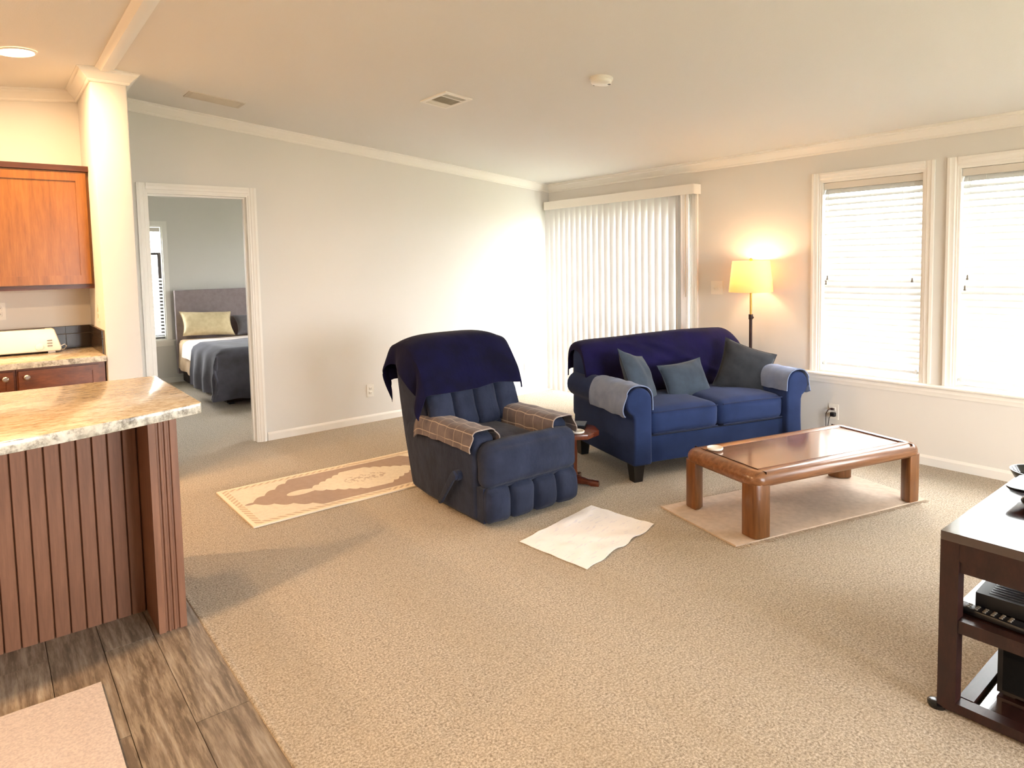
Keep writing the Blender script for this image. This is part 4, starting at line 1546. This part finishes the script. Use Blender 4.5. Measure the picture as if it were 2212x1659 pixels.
boxes('foot', [(.17, .20, -.16, -.13, 0, .008), (.42, .45, -.16, -.13, 0, .008), (.17, .20, -.47, -.44, 0, .008), (.42, .45, -.47, -.44, 0, .008)], 'black_plastic', sb)
dk = thing('plastic_dock', 'black flared plastic dock with flat tray on the console top', 'dock', (2.83, .585, .5815), R_(0))
pr = []
bm = bmesh.new()
rings = []
for z_, sx_, sy_ in ((0, .062, .075), (.006, .060, .073), (.018, .050, .060), (.032, .070, .080), (.044, .098, .105), (.050, .102, .108), (.053, .100, .106)):
    rings.append([bm.verts.new((x_, y_, z_)) for x_, y_ in rounded_rect(sx_, sy_, .03, 5)])
for a_, b_ in zip(rings, rings[1:]):
    for k in range(len(a_)):
        bm.faces.new((a_[k], a_[(k+1) % len(a_)], b_[(k+1) % len(a_)], b_[k]))
bm.faces.new(rings[0][::-1])
bm.faces.new(rings[-1])
finish(bm, 'body', 'black_gloss', dk)
ds = thing('shallow_dish', 'black rounded shallow dish behind the plastic dock', 'dish', (3.05, .665, .5815))
lathe('bowl', [(.055, 0), (.075, .012), (.088, .036), (.090, .042), (.084, .042), (.068, .018), (.001, .010)], 'black_gloss', ds, 36)

# ------------------------------------------------------------------ bedroom
bd = thing('bed', 'bed with mauve-grey headboard seen through the doorway', 'bed', (2.68, 8.10, 0))
BX = .745
box('headboard', -.775, .775, .985, 1.065, .12, 1.172, 'headboard', bd, .015, 3)
box('bed_base', -BX+.02, BX-.02, -.90, .98, .03, .27, 'bed_base', bd, .02)
rbox('mattress', BX, .945, .135, .06, 'tan_sheet', bd, 8, (0, 0, .004), 0, 0, (0, .035, .405))
for sx in (-.66, .66):
    for sy in (-.82, .9):
        box('leg', sx-.03, sx+.03, sy-.03, sy+.03, 0, .03, 'black_foot', bd)


def drape(name, label, cat, mat, x0, x1, y0, y1, ztop, left, right, foot, head, seed, thick=.012, wave=.03, hx=BX, yfoot=-.91, nu=60, nv=60, off=.018):
    """cloth laid on the mattress, hanging over its sides; local to the bed"""
    def fn(u, v):
        a_ = x0-left+(x1-x0+left+right)*u
        b_ = y0-foot+(y1-y0+foot+head)*v
        ox = max(0, -hx-a_, a_-hx)
        oy = max(0, yfoot-b_)
        d = max(ox, oy)-.10*min(ox, oy)
        x_ = max(-hx, min(hx, a_))
        y_ = max(yfoot, b_)
        z_ = ztop-d+.006*noise.noise(Vector((a_*5, b_*5, seed)))
        rnd = min(1, d/.05)
        k_ = min(1, d/.30)
        if ox:
            s_ = -1 if a_ < 0 else 1
            x_ += s_*(off*rnd+k_*(.02+wave*(.5+.5*math.sin(b_*17+seed))))
        if oy:
            y_ -= off*rnd+k_*(.02+wave*(.5+.5*math.sin(a_*15+seed*2)))
        if d > 0:
            z_ = max(z_, .018)
        if z_ < ztop-.2:
            z_ += .02*noise.noise(Vector((a_*4, b_*4, seed+3)))
            z_ = max(z_, .014)
        return (x_, y_, z_)
    o = sheet(name, fn, nu, nv, mat, None, thick)
    o.location = bd.location
    return tag(o, label, cat)


drape('bed_sheet', 'tan sheet hanging down the side of the bed', 'sheet', 'tan_sheet', -.74, .70, -.20, .92, .552, .37, .30, 0, 0, 2, .008, .02, off=.016)
drape('white_blanket', 'white blanket band across the bed', 'blanket', 'white_sheet', -.74, .70, -.35, .60, .568, .20, .18, 0, 0, 5, .008, .008, off=.048)
drape('comforter', 'charcoal comforter spilling over the foot of the bed', 'comforter', 'comforter', -.74, .70, -.90, -.06, .596, .46, .35, .53, 0, 1, .026, .045, off=.085)


pillow('cream pillow propped against the headboard', .62, .36, .19, 'cream_linen', (2.235, 8.925, .745), (R_(-36), R_(4), R_(2)), 4, 0, 'bed_pillow')
pillow('grey pillow half hidden by the right door jamb', .60, .30, .16, 'grey_pillow', (2.88, 8.945, .700), (R_(-36), 0, 0), 8, 0, 'bed_pillow')
bgx = thing('storage_bag', 'black storage bag on the floor at the foot of the bed', 'bag', (2.43, 6.90, 0))
rbox('body', .30, .10, .135, .05, 'black_cloth', bgx, 8, (0, .01, .01), .008, 3, (0, 0, .137))
box('tag', -.20, -.18, -.118, -.112, .09, .17, 'plastic', bgx)
